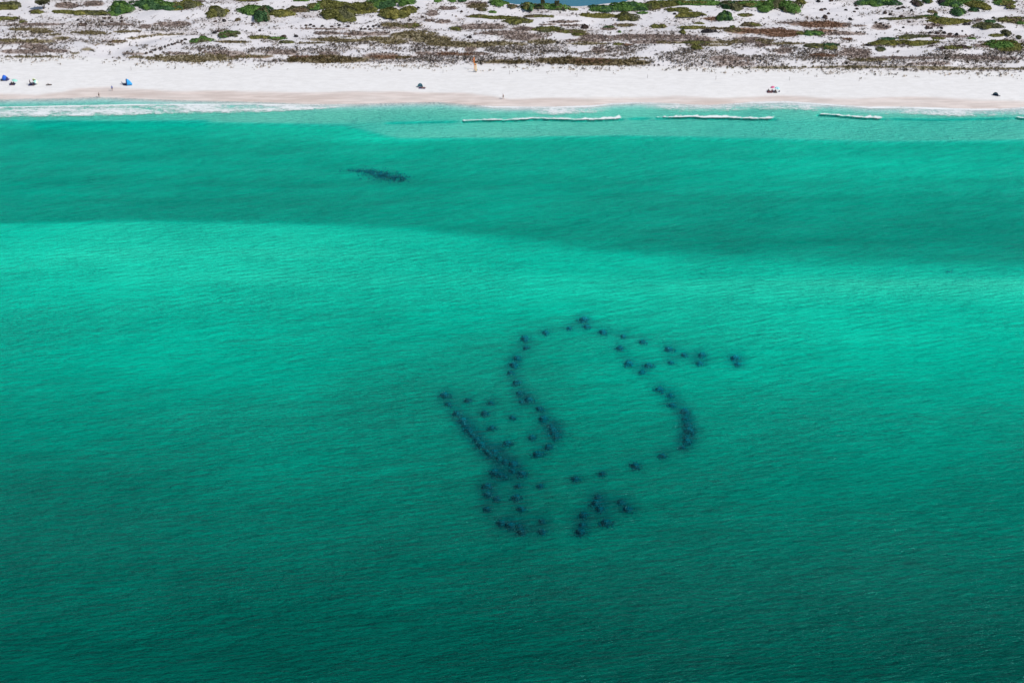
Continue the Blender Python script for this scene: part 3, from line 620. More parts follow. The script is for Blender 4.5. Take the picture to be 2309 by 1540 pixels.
def build_shrubs():
    keys = {}
    for i, s in enumerate(SHRUBS): keys.setdefault((s[4], rowname(s[1])), []).append((s[0], i))
    lab = {}
    for (k, rn), lst in keys.items():
        lst.sort()
        for j, (x, i) in enumerate(lst):
            sz = 'large' if SHRUBS[i][2] > 28 else 'small' if SHRUBS[i][2] < 11 else 'broad'
            lab[i] = f"{sz} {CN[k]} shrub {rn}, " + (f"{ORD[j]} {CN[k]} one from the left" if len(lst) > 1 else f"the only {CN[k]} one there")
    for i, (x, y, rx, ry, k, k2) in enumerate(SHRUBS):
        X0, Y0, Z0 = ground_at(x, y + ry * .8)
        s = FPX / math.sqrt(Y0 ** 2 + (CH - Z0) ** 2)
        sd = (CH - Z0) / math.hypot(Y0, CH - Z0); cd = math.sqrt(1 - sd * sd)
        tot = 2 * ry / s
        h = min(0.42 * tot / cd, 2.8) * (1.25 if rx < 20 else 1.0); D = max(tot - h * cd * .72, .4 * tot) / sd / 2
        w = rx / s; D = min(D, 3.2 * w)
        X, Y, Z = ground_at(x, y + ry)
        Y += D; Z = float(height(np.array([X]), np.array([Y]))[0])
        me = shrub_mesh(w, D, max(h, .35), k, 100 + i, mixk=k2)
        o = link('shrub', me, loc=(X, Y, Z - .05)); tag(o, lab[i], 'shrub', 'shrub mounds on the dunes')
    protos = [shrub_mesh(1, 1, 1, 'greydark' if q % 2 else 'brown', 900 + q, dens=.9) for q in range(4)]
    sec = {}
    for i, (x, y, r) in enumerate(SMALL):
        sec.setdefault(('in the line beside the pale sand track' if 320 < x < 430 and y > 85 else rowname(y) + (' at left' if x < 600 else ' at centre' if x < 1500 else ' at right')), []).append((x, i))
    slab = {}
    for kx, lst in sec.items():
        for j, (x, i) in enumerate(sorted(lst)): slab[i] = f"small dark bush {kx}, {ORD[j]} from the left"
    for i, (x, y, r) in enumerate(SMALL):
        X, Y, Z = ground_at(x, y + r * .6); s = FPX / math.hypot(Y, CH); w = r * 1.0 / s
        o = link('dune_bush', protos[i % 4], loc=(X, Y, Z)); o.scale = (w, w * 1.15, w * 1.1); o.rotation_euler = (0, 0, i * 1.7)
        tag(o, slab[i], 'bush', 'small dark bushes dotted over the dunes')
build_shrubs()

# ------------------------------------------------------------------ ground cover (nobody could count it)
def clump_cloud(name, pts, S, H, colr, per, label, cat, seed):
    r = np.random.default_rng(seed); n = len(pts)
    idx = np.repeat(np.arange(n), per); m = len(idx)
    off = r.normal(size=(m, 2)) * (S[idx] * .55)[:, None]
    z = np.abs(r.random(m)) * H[idx] * .8
    P0 = np.stack([pts[idx, 0] + off[:, 0], pts[idx, 1] + off[:, 1], pts[idx, 2] + z + .02], 1)
    N = r.normal(size=(m, 3)); N[:, 2] = np.abs(N[:, 2]) * .8 + .35; N /= np.linalg.norm(N, axis=1)[:, None]
    V, F, C = leaf_quads(P0, N, S[idx] * (.34 + .22 * r.random(m)), colr[idx] * (.75 + .5 * r.random((m, 1))), r)
    o = link(name, np_mesh(name, V, F, [M_LEAF], cols=C)); tag(o, label, cat, kind='stuff'); return o
def build_cover():
    r = np.random.default_rng(3)
    n = 740000
    X = r.uniform(-250, 250, n); Y = r.uniform(450, 605, n)
    Z = height(X, Y); px, py = proj(X, Y, Z)
    ok = (px > -260) & (px < 2570) & (py > -30) & (Y > np.interp(X, duX, duY) - 12); X, Y, Z, px, py = (a[ok] for a in (X, Y, Z, px, py))
    d = np.interp(px, DUNE[:, 0], DUNE[:, 1]); ind = 1 - sstep(-1.5, 1.5, py - d)
    pond = ((px - 1270) / 170) ** 2 + ((py + 12) / 34) ** 2 < 1
    wb = (fbm(X / 4, Y / 4, 40, 4) - .5) * 1.3
    bare = emap(px, py, BARE, .25, wb); mb, mr, mt, md = (emap(px, py, L_, .3, wb) for L_ in (BROWN, RUST, TAN, DARKT))
    base = sstep(.34, .60, fbm(X / 9, Y / 5, 61, 4)) * (.13 + .34 * sstep(70, 112, py)) + .025
    den = np.maximum.reduce([base, md * (.5 + .4 * sstep(80, 110, py)), mb * .8, mr * .8, mt * .85]) * (1 - bare * .93) * ind
    den *= ~pond
    fr = np.exp(-((py - d - 4) / 7.0) ** 2) * (py > d - 2) * .22 * sstep(.3, .65, fbm(X / 6, Y / 3, 19, 2)) * (1 - np.exp(-((px - 225) / 45) ** 2)) * 1.4
    den = np.maximum(den, fr)
    take = r.random(len(X)) < den * .44
    X, Y, Z, px, py, mb, mr, mt, md, ind = (a[take] for a in (X, Y, Z, px, py, mb, mr, mt, md, ind))
    q = r.random(len(X)); pts = np.stack([X, Y, Z], 1)
    kt = (mt > .45) & (q < .93); kr = (~kt) & (mr > .45); kb = (~kt) & (~kr) & (mb > .4) & (q < .9); kd = ~(kt | kr | kb)
    print('cover', len(X), kt.sum(), kr.sum(), kb.sum(), kd.sum())
    def cols(a, b, m): f = np.clip(r.normal(.5, .35, m), 0, 1)[:, None]; return np.array(a) * (1 - f) + np.array(b) * f
    m = kt.sum(); c = cols((.13, .105, .055), (.28, .24, .135), m)
    lo = (py[kt] > 120)[:, None]; c = np.where(lo & (px[kt] > 640)[:, None] & (px[kt] < 1500)[:, None], c * np.array([.62, .58, .5]), c)
    clump_cloud('olive_ground_cover', pts[kt], .34 + .25 * r.random(m), .18 + .15 * r.random(m), c, 5, 'low olive brown plant carpet in long strips over the dunes', 'ground cover', 1)
    m = kr.sum(); clump_cloud('rust_ground_cover', pts[kr], .32 + .2 * r.random(m), .12 + .12 * r.random(m), cols((.13, .075, .045), (.30, .18, .12), m), 5, 'low rust brown plant carpet between the dunes', 'ground cover', 2)
    m = kb.sum(); clump_cloud('brown_ground_cover', pts[kb], .30 + .25 * r.random(m), .15 + .15 * r.random(m), cols((.16, .125, .11), (.38, .30, .27), m), 5, 'low greyish brown plant carpet patches on the dunes', 'ground cover', 3)
    m = kd.sum(); big = r.random(m) ** 2
    clump_cloud('dune_grass_tufts', pts[kd], .20 + .36 * big, .25 + .35 * big, cols((.055, .048, .044), (.28, .235, .195), m) * np.where(ind[kd] > .5, 1, 2.0)[:, None], 5, 'countless dark tufts of dry grass speckling the white dunes', 'grass', 4)
build_cover()

# ------------------------------------------------------------------ trees and tall reeds near the top edge
def tube(bm, p0, p1, r0, r1, seg=7):
    p0, p1 = Vector(p0), Vector(p1); q = (p1 - p0).to_track_quat('Z', 'Y'); A = []; B = []
    for i in range(seg):
        a = 2 * math.pi * i / seg; v = Vector((math.cos(a), math.sin(a), 0))
        A.append(bm.verts.new(p0 + q @ (v * r0))); B.append(bm.verts.new(p1 + q @ (v * r1)))
    for i in range(seg): bm.faces.new((A[i], A[(i + 1) % seg], B[(i + 1) % seg], B[i]))
    bm.faces.new(A[::-1]); bm.faces.new(B)
def bm_obj(name, bm, mat, parent=None, loc=None, smooth=False):
    me = bpy.data.meshes.new(name); bmesh.ops.recalc_face_normals(bm, faces=bm.faces[:]); bm.to_mesh(me); bm.free(); me.materials.append(mat)
    if smooth:
        for p in me.polygons: p.use_smooth = True
    return link(name, me, parent, loc)
def tree(x, y, hh, ww, kind, label, seed, multi=4):
    X, Y, Z = ground_at(x, y); r = random.Random(seed)
    t = empty('tree', (X, Y, Z - .1), label, 'tree', None)
    bm = bmesh.new(); cl = []
    for k in range(multi):
        a = 6.28 * k / multi + r.random(); top = Vector((math.cos(a) * ww * .45, math.sin(a) * ww * .35, hh * (.6 + .2 * r.random())))
        mid = Vector((top.x * .35, top.y * .35, hh * .35)); tube(bm, (top.x * .1, top.y * .1, 0), mid, .13, .09); tube(bm, mid, top, .09, .04)
        for q in range(2):
            e = top + Vector((r.uniform(-1, 1) * ww * .4, r.uniform(-1, 1) * ww * .3, r.uniform(0, .3) * hh)); tube(bm, mid.lerp(top, .6), e, .05, .02); cl.append(e)
        cl.append(top)
    bm_obj('trunk', bm, M_BARK, t)
    g = np.random.default_rng(seed); Ps = []
    for c in cl:
        m = 150; v = g.normal(size=(m, 3)); v /= np.linalg.norm(v, axis=1)[:, None]; v *= (g.random((m, 1)) ** .4) * np.array([ww * .33, ww * .3, hh * .17]); Ps.append(np.array(c) + v)
    Ps = np.concatenate(Ps); N = g.normal(size=Ps.shape); N[:, 2] = abs(N[:, 2]) + .3; N /= np.linalg.norm(N, axis=1)[:, None]
    V, F, C = leaf_quads(Ps, N, .10 + .12 * g.random(len(Ps)), palette(kind, len(Ps), .4 + .35 * g.normal(size=len(Ps))), g)
    link('crown', np_mesh('crown', V, F, [M_LEAF], cols=C), t)
tree(99, 21, 3.6, 2.6, 'greyolive', 'dark grey green spreading tree at the top left corner, on bare sand', 11, 5)
tree(1223, 20, 3.6, 1.0, 'greyolive', 'slim grey tree in front of the blue pond, left one of two', 12, 2)
tree(1255, 21, 3.4, 1.1, 'greyolive', 'slim grey tree in front of the blue pond, right one of two', 13, 2)

# ------------------------------------------------------------------ the reef: rock-stacked modules on the sea bed, in a seahorse outline
def module_mesh(seed, deep=False):
    r = random.Random(seed); bm = bmesh.new()
    tube(bm, (0, 0, -.4), (0, 0, 1.7), .16, .14, 10)                      # the piling
    for z, rad in ((.25, 1.15), (.80, .95), (1.30, .70)):                 # three rough rock plates threaded on it
        m = bmesh.ops.create_icosphere(bm, subdivisions=3, radius=1.0)
        for v in m['verts']:
            a = math.atan2(v.co.y, v.co.x)
            k = 1 + .12 * math.sin(3 * a + seed) + .10 * math.sin(5 * a + 2 * seed + z * 7) + r.uniform(-.06, .06)
            v.co = Vector((v.co.x * rad * k, v.co.y * rad * k, v.co.z * .22 * (1 + r.uniform(-.2, .2)) + z))
    for q in range(16):                                                   # weed and fallen rock round the foot
        a = r.uniform(0, 6.28); d = r.uniform(.9, 1.9); c = Vector((math.cos(a) * d, math.sin(a) * d * 1.0, .05)); sz = r.uniform(.14, .34)
        m = bmesh.ops.create_icosphere(bm, subdivisions=1, radius=sz)
        for v in m['verts']: v.co = v.co * r.uniform(.8, 1.2) + c
    for q in range(420):                                                  # flecks added to blur the outline as the water does
        c = Vector((r.gauss(0, 1.35), r.gauss(0, 1.35), abs(r.gauss(0, .35)))); n = Vector((r.gauss(0, 1), r.gauss(0, 1), 1.2)).normalized(); sz = r.uniform(.05, .13)
        u = n.orthogonal().normalized() * sz; w = n.cross(u); bm.faces.new([bm.verts.new(c + p) for p in (u, w, -u, -w)]).material_index = 1
    me = bpy.data.meshes.new('reef_module'); bm.to_mesh(me); bm.free(); me.materials.append(M_REEF2 if deep else M_REEF); me.materials.append(M_BLUR); return me
def build_reef():
    protos = [module_mesh(q) for q in range(6)]; pdeep = [module_mesh(q + 20, True) for q in range(6)]; k = 0
    for where, frm, pts in CHAINS:
        if 'left' in frm: pts = sorted(pts)
        for j, (x, y) in enumerate(pts):
            X, Y, Z = bed_at(x, y, .6); o = link('reef_module', (pdeep if y > 1035 else protos)[k % 6], loc=(X, Y, Z + .02))
            sc_ = .50 + .36 * ((k * 37 % 11) / 11); o.scale = (sc_ * 1.08, sc_, sc_ * .62); o.rotation_euler = (0, 0, k * 2.4); k += 1
            tag(o, f"dark underwater reef mound {where}, {ORD[j]} {frm}", 'reef module', 'reef modules laid out in an outline on the sea bed')
build_reef()
def seaweed(name, blobs, label, seed, dens=15.0):
    g = np.random.default_rng(seed); Ps = []; cx, cy, _ = bed_at(blobs[0][0], blobs[0][1]); 
    for x, y, rx, ry, dn in blobs:
        X0, Y0, Z0 = bed_at(x, y); s = FPX / math.hypot(Y0, CH); w = rx / s; d = ry / s / .4
        n = int(w * d * 3.14 * dens * dn); a = g.random(n) * 6.28; u = np.abs(g.normal(0, .68, n))
        X = X0 + np.cos(a) * u * w; Y = Y0 + np.sin(a) * u * d
        keep = fbm(X / 1.6, Y / 2.0, seed, 3) > (.22 if dn > .3 else .3); X, Y = X[keep], Y[keep]
        Z = height(X, Y) + g.random(len(X)) * .18 + .05; Ps.append(np.stack([X, Y, Z], 1))
    Ps = np.concatenate(Ps); N = g.normal(size=Ps.shape); N[:, 2] = abs(N[:, 2]) + 2.0; N /= np.linalg.norm(N, axis=1)[:, None]
    base = np.array([cx, cy, Ps[:, 2].min()])
    V, F, C = leaf_quads(Ps - base, N, .12 + .12 * g.random(len(Ps)), np.array([.06, .30, .38]) * (.6 + .8 * g.random((len(Ps), 1))), g)
    tag(link(name, np_mesh(name, V, F, [M_LEAF], cols=C), loc=base), label, 'seaweed')
seaweed('seaweed_patch', [(893,402,24,6,1.2),(862,396,30,8,1.1),(838,389,26,6,.8),(812,386,26,4,.45),(790,386,30,3,.2),(906,405,12,4,1.3)], 'long dark patch of seaweed under the water between the beach and the pale bar', 5)
seaweed('seaweed_patch', [(2140,614,14,5,.35)], 'small faint seaweed patch on the pale bar at the right edge', 6, 5)

# ------------------------------------------------------------------ beach things
def fabric(name, c): return plain(name, c, 0.85, 0.05, 3.0)
C_ = {k: fabric(k, v) for k, v in {'royal_blue_fabric': (.02,.13,.62), 'navy_fabric': (.02,.03,.12), 'sky_blue_fabric': (.03,.33,.72), 'mint_fabric': (.30,.66,.55), 'white_fabric': (.8,.8,.8), 'lime_fabric': (.62,.72,.42),
  'teal_fabric': (.02,.32,.42), 'dark_teal_fabric': (.012,.05,.075), 'pink_fabric': (.72,.10,.26), 'aqua_fabric': (.22,.55,.62), 'maroon_fabric': (.13,.015,.04), 'black_fabric': (.015,.015,.02), 'purple_fabric': (.06,.02,.13),
  'grey_fabric': (.12,.12,.13), 'rust_fabric': (.28,.12,.09), 'pale_aqua_fabric': (.5,.85,.9), 'olive_fabric': (.07,.08,.03)}.items()}
M_POLE = plain('painted_pole', (.75,.75,.76), .4); M_WOOD = plain('weathered_wood', (.16,.13,.11), .9); M_AMBER = plain('amber_paint', (.78,.27,.01), .6); M_ORANGE = plain('orange_paint', (.75,.17,.01), .6)
M_YELLOW = plain('yellow_paint', (.85,.50,.03), .6); M_SKIN = plain('skin', (.42,.24,.16), .6, .04); M_TAN = plain('tanned_skin', (.24,.13,.085), .6, .04); M_HAIR = plain('dark_hair', (.03,.02,.015), .8); M_FAIR = plain('brown_hair', (.14,.08,.04), .8)
M_EYE = plain('eye', (.02,.02,.02), .2)
def obj_bm(name, fn, mat, parent=None, loc=None, smooth=False):
    bm = bmesh.new(); fn(bm); return bm_obj(name, bm, mat, parent, loc, smooth)
def box(bm, c, s, rx=0.0, ry=0.0, rz=0.0):
    m = bmesh.ops.create_cube(bm, size=1.0)
    M = Matrix.Translation(c) @ Matrix.Rotation(rz, 4, 'Z') @ Matrix.Rotation(rx, 4, 'X') @ Matrix.Rotation(ry, 4, 'Y') @ Matrix.Diagonal((*s, 1))
    bmesh.ops.transform(bm, matrix=M, verts=m['verts']); return m
def umbrella(px, py, r, h, tilt, rz, cols, label, group=None, stripes=None):
    X, Y, Z = ground_at(px, py); t = empty('beach_umbrella', (X, Y, Z), label, 'umbrella', group, rz)
    T = Matrix.Rotation(tilt, 4, 'Y'); kn = h * .55
    def pole(bm): tube(bm, (0, 0, -.25), (0, 0, kn), .022, .02); e = Vector((0, 0, kn)) + (T @ Vector((0, 0, h - kn + .12))); tube(bm, (0, 0, kn), e, .02, .015)
    obj_bm('pole', pole, M_POLE, t)
    top = Vector((0, 0, kn)) + T @ Vector((0, 0, h - kn))
    def canopy(bm):
        n = 32; rings = []
        for q in range(7):
            f = q / 6; rr = r * f; z = -r * .42 * f ** 1.7; ring = []
            for i in range(n):
                a = 2 * math.pi * i / n; sc_ = 1 - .045 * f * (1 - abs(math.cos(4 * a)))
                p = Vector((math.cos(a) * rr * sc_, math.sin(a) * rr * sc_, z - (.05 * r * (1 - abs(math.cos(4 * a))) if q == 6 else 0))); ring.append(bm.verts.new(top + T @ p))
            rings.append(ring)
        for q in range(6):
            for i in range(n):
                if q == 0: 
                    if i % 1 == 0: bm.faces.new((rings[0][0], rings[1][i], rings[1][(i + 1) % n])) if i != 0 or True else None
                else:
                    f_ = bm.faces.new((rings[q][i], rings[q + 1][i], rings[q + 1][(i + 1) % n], rings[q][(i + 1) % n]))
        for f_ in bm.faces:
            c = f_.calc_center_median() - top; c = T.inverted() @ c; a = (math.atan2(c.y, c.x) + math.pi / 8) % (2 * math.pi)
            f_.material_index = int(a / (math.pi / 4)) % len(cols)
        bmesh.ops.delete(bm, geom=[v for v in rings[0][1:]], context='VERTS')
    o = obj_bm('canopy', canopy, cols[0], t)
    for c in cols[1:]: o.data.materials.append(c)
    md = o.modifiers.new('thickness', 'SOLIDIFY'); md.thickness = .02
    def ribs(bm):
        for i in range(8): a = math.pi / 4 * i; tube(bm, top + T @ Vector((0, 0, -.3)), top + T @ Vector((math.cos(a) * r * .62, math.sin(a) * r * .62, -r * .42 * .62 ** 1.7 - .03)), .008, .008, 5)
    obj_bm('ribs', ribs, M_POLE, t)
    return t
def tent(px, py, w, d, h, rz, shell, back, label, band=None, inner=None):
    """pop-up beach tent: a shell of cloth bowed over an arch, open at its local -Y side"""
    X, Y, Z = ground_at(px, py); t = empty('beach_tent', (X, Y, Z), label, 'tent', 'pop-up tents on the beach', rz)
    def pt(u, v):   # u along the arch 0..1, v from opening 0 to the rear 1
        a = math.pi * u; R_ = 1 - v ** 2.2; el = math.pi / 2 * (1 - v)
        return Vector((-math.cos(a) * w / 2 * (1 - .55 * v ** 2), -d * .45 + d * v * (.95), max(0.0, math.sin(a) ** .8 * h * (1 - v ** 2.0)) if v < 1 else 0))
    def sh(bm, v0, v1):
        n, m = 18, 8; g = [[bm.verts.new(pt(i / n, v0 + (v1 - v0) * j / m)) for j in range(m + 1)] for i in range(n + 1)]
        for i in range(n):
            for j in range(m): bm.faces.new((g[i][j], g[i + 1][j], g[i + 1][j + 1], g[i][j + 1]))
    a = obj_bm('shell', lambda bm: sh(bm, .16, .62), shell, t, smooth=True); b = obj_bm('rear_panel', lambda bm: sh(bm, .62, 1.0), back, t, smooth=True)
    c = obj_bm('front_band', lambda bm: sh(bm, 0, .16), band or shell, t, smooth=True)
    for o in (a, b, c): md = o.modifiers.new('thickness', 'SOLIDIFY'); md.thickness = .02
    obj_bm('floor', lambda bm: box(bm, (0, 0, .03), (w * .96, d * .9, .03)), inner or C_['navy_fabric'], t)
    def arch(bm):
        for i in range(18): tube(bm, pt(i / 18, 0), pt((i + 1) / 18, 0), .02, .02, 6)
    obj_bm('arch_pole', arch, C_['black_fabric'], t); return t
def mat_cloth(px, py, w, d, rz, mat, label, cat='blanket'):
    X, Y, Z = ground_at(px, py); t = NTnone = None
    def f(bm):
        nx, ny = 10, 8; g = [[bm.verts.new((w * (i / nx - .5), d * (j / ny - .5), .03 + .025 * math.sin(i * 1.7 + j))) for j in range(ny + 1)] for i in range(nx + 1)]
        for i in range(nx):
            for j in range(ny): bm.faces.new((g[i][j], g[i + 1][j], g[i + 1][j + 1], g[i][j + 1]))
    o = obj_bm('beach_blanket', f, mat, None, (X, Y, Z + .02)); o.rotation_euler = (0, 0, rz); o.modifiers.new('thickness', 'SOLIDIFY').thickness = .02
    return tag(o, label, cat)
def chair(px, py, rz, mat, label):
    X, Y, Z = ground_at(px, py); t = empty('beach_chair', (X, Y, Z), label, 'chair', None, rz)
    obj_bm('seat', lambda bm: box(bm, (0, 0, .26), (.55, .5, .03), .12), mat, t)
    obj_bm('backrest', lambda bm: box(bm, (0, .36, .55), (.55, .03, .62), -.5), mat, t)
    for sx in (-.27, .27):
        obj_bm('leg', lambda bm: tube(bm, (sx, -.26, 0), (sx, .22, .28), .014, .014), M_POLE, t)
        obj_bm('leg', lambda bm: tube(bm, (sx, .26, 0), (sx, -.2, .30), .014, .014), M_POLE, t)
        obj_bm('armrest', lambda bm: box(bm, (sx, .02, .46), (.05, .5, .025)), M_POLE, t)
    return t
def cooler(px, py, rz, body, lid, label, s=(.62, .38, .34)):
    X, Y, Z = ground_at(px, py); t = empty('cool_box', (X, Y, Z), label, 'cool box', None, rz)
    def bx(c, d, bv):
        def f(bm): m = box(bm, c, d); bmesh.ops.bevel(bm, geom=bm.edges[:], offset=bv, segments=2, affect='EDGES')
        return f
    obj_bm('body', bx((0, 0, s[2] / 2 + .02), s, .03), body, t); obj_bm('lid', bx((0, 0, s[2] + .055), (s[0] + .03, s[1] + .03, .07), .02), lid, t)
    def hd(bm): tube(bm, (-s[0] / 2 - .03, 0, s[2] * .8), (-s[0] / 2, 0, s[2] + .2), .012, .012); tube(bm, (-s[0] / 2, 0, s[2] + .2), (s[0] / 2, 0, s[2] + .2), .012, .012); tube(bm, (s[0] / 2, 0, s[2] + .2), (s[0] / 2 + .03, 0, s[2] * .8), .012, .012)
    obj_bm('handle', hd, M_POLE, t)
# people: one skinned body with five-fingered hands; clothing and hair are parts
POSES = {
 'stand': dict(pel=(0,0,.92), che=(0,0,1.28), nek=(0,0,1.47), hed=(0,-.015,1.60), sh=((-.19,0,1.42),(.19,0,1.42)), el=((-.25,.02,1.13),(.25,.02,1.13)), wr=((-.27,-.05,.88),(.27,-.05,.88)),
   hp=((-.09,0,.90),(.09,0,.90)), kn=((-.10,-.02,.49),(.11,-.02,.49)), an=((-.11,.02,.08),(.12,.02,.08))),
 'walk': dict(pel=(0,0,.90), che=(0,-.03,1.26), nek=(0,-.05,1.45), hed=(0,-.08,1.58), sh=((-.19,-.04,1.40),(.19,-.04,1.40)), el=((-.24,.14,1.14),(.24,-.16,1.15)), wr=((-.24,.10,.90),(.24,-.32,.97)),
   hp=((-.09,0,.88),(.09,0,.88)), kn=((-.10,-.20,.50),(.10,.06,.47)), an=((-.11,-.26,.09),(.11,.34,.14))),
 'sit': dict(pel=(0,0,.14), che=(0,.06,.50), nek=(0,.04,.70), hed=(0,.01,.84), sh=((-.18,.06,.64),(.18,.06,.64)), el=((-.24,-.05,.38),(.24,-.05,.38)), wr=((-.14,-.26,.46),(.14,-.26,.46)),
   hp=((-.09,-.02,.14),(.09,-.02,.14)), kn=((-.14,-.36,.48),(.14,-.36,.48)), an=((-.12,-.62,.08),(.12,-.62,.08))),
 'lie': dict(pel=(0,0,.14), che=(0,.38,.15), nek=(0,.58,.16), hed=(0,.72,.18), sh=((-.18,.52,.14),(.18,.52,.14)), el=((-.34,.40,.08),(.30,.62,.10)), wr=((-.30,.16,.07),(.14,.78,.09)),
   hp=((-.09,-.02,.13),(.09,-.02,.13)), kn=((-.10,-.32,.46),(.12,-.46,.12)), an=((-.10,-.60,.09),(.13,-.88,.09))),
 'recline': dict(pel=(0,0,.14), che=(0,.28,.36), nek=(0,.40,.50), hed=(0,.46,.64), sh=((-.18,.36,.45),(.18,.36,.45)), el=((-.28,.50,.14),(.28,.50,.14)), wr=((-.26,.28,.06),(.26,.28,.06)),
   hp=((-.09,-.02,.14),(.09,-.02,.14)), kn=((-.10,-.40,.34),(.12,-.46,.12)), an=((-.10,-.76,.09),(.13,-.88,.09)))}
def skin_obj(name, verts, edges, rad, mat, parent, roots=(0,), sub=1):
    me = bpy.data.meshes.new(name); me.from_pydata([tuple(v) for v in verts], edges, []); me.materials.append(mat)
    o = link(name, me, parent); o.modifiers.new('skin', 'SKIN')
    lay = me.skin_vertices[0] if me.skin_vertices else None
    if lay is None:
        bm = bmesh.new(); bm.from_mesh(me); bm.verts.layers.skin.verify(); bm.to_mesh(me); bm.free(); lay = me.skin_vertices[0]
    for i, r in enumerate(rad): lay.data[i].radius = (r, r) if not isinstance(r, tuple) else r; lay.data[i].use_root = i in roots
    if sub: m = o.modifiers.new('smooth', 'SUBSURF'); m.levels = sub; m.render_levels = sub
    return o
def person(px, py, pose, rz, skin, hair, top, bottom, label, hairlen=0.0, dz=0.0, bare=False):
    X, Y, Z = ground_at(px, py); t = empty('person', (X, Y, Z + dz), label, 'person', None, rz); p = {k: v for k, v in POSES[pose].items()}
    V = [Vector(p['pel']), Vector(p['pel']).lerp(Vector(p['che']), .45), Vector(p['che']), Vector(p['nek']), Vector(p['hed']) - (Vector(p['hed']) - Vector(p['nek'])) * .25, Vector(p['hed']) + (Vector(p['hed']) - Vector(p['nek'])) * .35]
    R_ = [(.15, .11), (.125, .095), (.155, .11), .055, .085, .075]; E = [(0, 1), (1, 2), (2, 3), (3, 4), (4, 5)]; roots = [0]
    for s in (0, 1):
        sh, el, wr, hp, kn, an = (Vector(p[k][s]) for k in ('sh', 'el', 'wr', 'hp', 'kn', 'an')); b = len(V)
        d = (wr - el).normalized(); side = Vector((1 if s else -1, 0, 0)); palm = wr + d * .08
        V += [sh, el, wr, palm]; R_ += [.058, .043, .028, (.038, .020)]; E += [(2, b), (b, b + 1), (b + 1, b + 2), (b + 2, b + 3)]
        fwd = (an - kn).normalized(); toe = an + Vector((0, -.17, -.05)) if pose != 'lie' else an + Vector((0, -.08, .12)); toe.z = max(toe.z, .03)
        b2 = len(V); V += [hp, kn, an, toe]; R_ += [.095, .062, .042, (.045, .03)]; E += [(0, b2), (b2, b2 + 1), (b2 + 1, b2 + 2), (b2 + 2, b2 + 3)]
        n_ = d.cross(side); n_ = n_.normalized() if n_.length > .1 else Vector((0, 0, 1)); ac = n_.cross(d).normalized()
        for q, ln in enumerate((.070, .080, .074, .058)):
            r0 = palm + ac * (.027 - .018 * q); f0 = len(V); V += [r0, r0 + d * ln * .6, r0 + d * ln * .95 + n_ * .018]; R_ += [.010, .009, .008]; E += [(f0, f0 + 1), (f0 + 1, f0 + 2)]; roots.append(f0)
        r0 = wr + d * .03 + ac * .02; f0 = len(V); V += [r0, r0 + ac * .03 + d * .03, r0 + ac * .042 + d * .06]; R_ += [.012, .010, .009]; E += [(f0, f0 + 1), (f0 + 1, f0 + 2)]; roots.append(f0)
    skin_obj('body', V, E, R_, skin, t, roots, 1)
    up = (Vector(p['hed']) - Vector(p['nek'])).normalized(); face = Vector((0, -1, 0)); face = (face - up * face.dot(up)).normalized() if abs(face.dot(up)) < .9 else Vector((0, 0, 1)); hc = Vector(p['hed'])
    sd = up.cross(face).normalized()
    def hr(bm):
        m = bmesh.ops.create_uvsphere(bm, u_segments=12, v_segments=8, radius=.098)
        for v in m['verts']: v.co = hc + up * .035 - face * .018 + v.co; 
        bmesh.ops.delete(bm, geom=[v for v in bm.verts if (v.co - hc).dot(face) > .055 and (v.co - hc).dot(up) < .05], context='VERTS')
        if hairlen:
            m = bmesh.ops.create_uvsphere(bm, u_segments=10, v_segments=8, radius=.085)
            for v in m['verts']: v.co = hc - up * hairlen * .5 - face * .065 + Vector((v.co.x, v.co.y * .6, v.co.z * (1 + hairlen * 5)))
    obj_bm('hair', hr, hair, t, smooth=True)
    def fc(bm):
        m = bmesh.ops.create_cone(bm, segments=6, radius1=.016, radius2=.006, depth=.03)
        for v in m['verts']: v.co = hc + face * .095 - up * .005 + v.co
        for s in (-1, 1):
            m = bmesh.ops.create_uvsphere(bm, u_segments=6, v_segments=5, radius=.022)
            for v in m['verts']: v.co = hc + sd * .088 * s + v.co
        m = bmesh.ops.create_cube(bm, size=.02)
        for v in m['verts']: v.co = hc + face * .086 - up * .045 + Vector((v.co.x * 2, v.co.y, v.co.z * .5))
    obj_bm('face', fc, skin, t)
    for s in (-1, 1):
        obj_bm('eye', lambda bm: [setattr(v, 'co', hc + face * .086 + up * .02 + sd * .032 * s + v.co) for v in bmesh.ops.create_uvsphere(bm, u_segments=6, v_segments=5, radius=.011)['verts']], M_EYE, t)
    H = [Vector(p['hp'][0]), Vector(p['hp'][1])]; K = [H[i].lerp(Vector(p['kn'][i]), .55) for i in (0, 1)]
    skin_obj('shorts', [V[0], H[0], K[0], H[1], K[1]], [(0, 1), (1, 2), (0, 3), (3, 4)], [(.165, .125), .112, .098, .112, .098], bottom, t)
    if top:
        S = [Vector(p['sh'][0]), Vector(p['sh'][1])]; L_ = [S[i].lerp(Vector(p['el'][i]), .55) for i in (0, 1)]
        skin_obj('shirt', [V[0] + (V[2] - V[0]) * .15, V[1], V[2], S[0], L_[0], S[1], L_[1]], [(0, 1), (1, 2), (2, 3), (3, 4), (2, 5), (5, 6)], [(.155, .12), (.145, .112), (.172, .125), .075, .066, .075, .066], top, t)
    return t
PI = math.pi
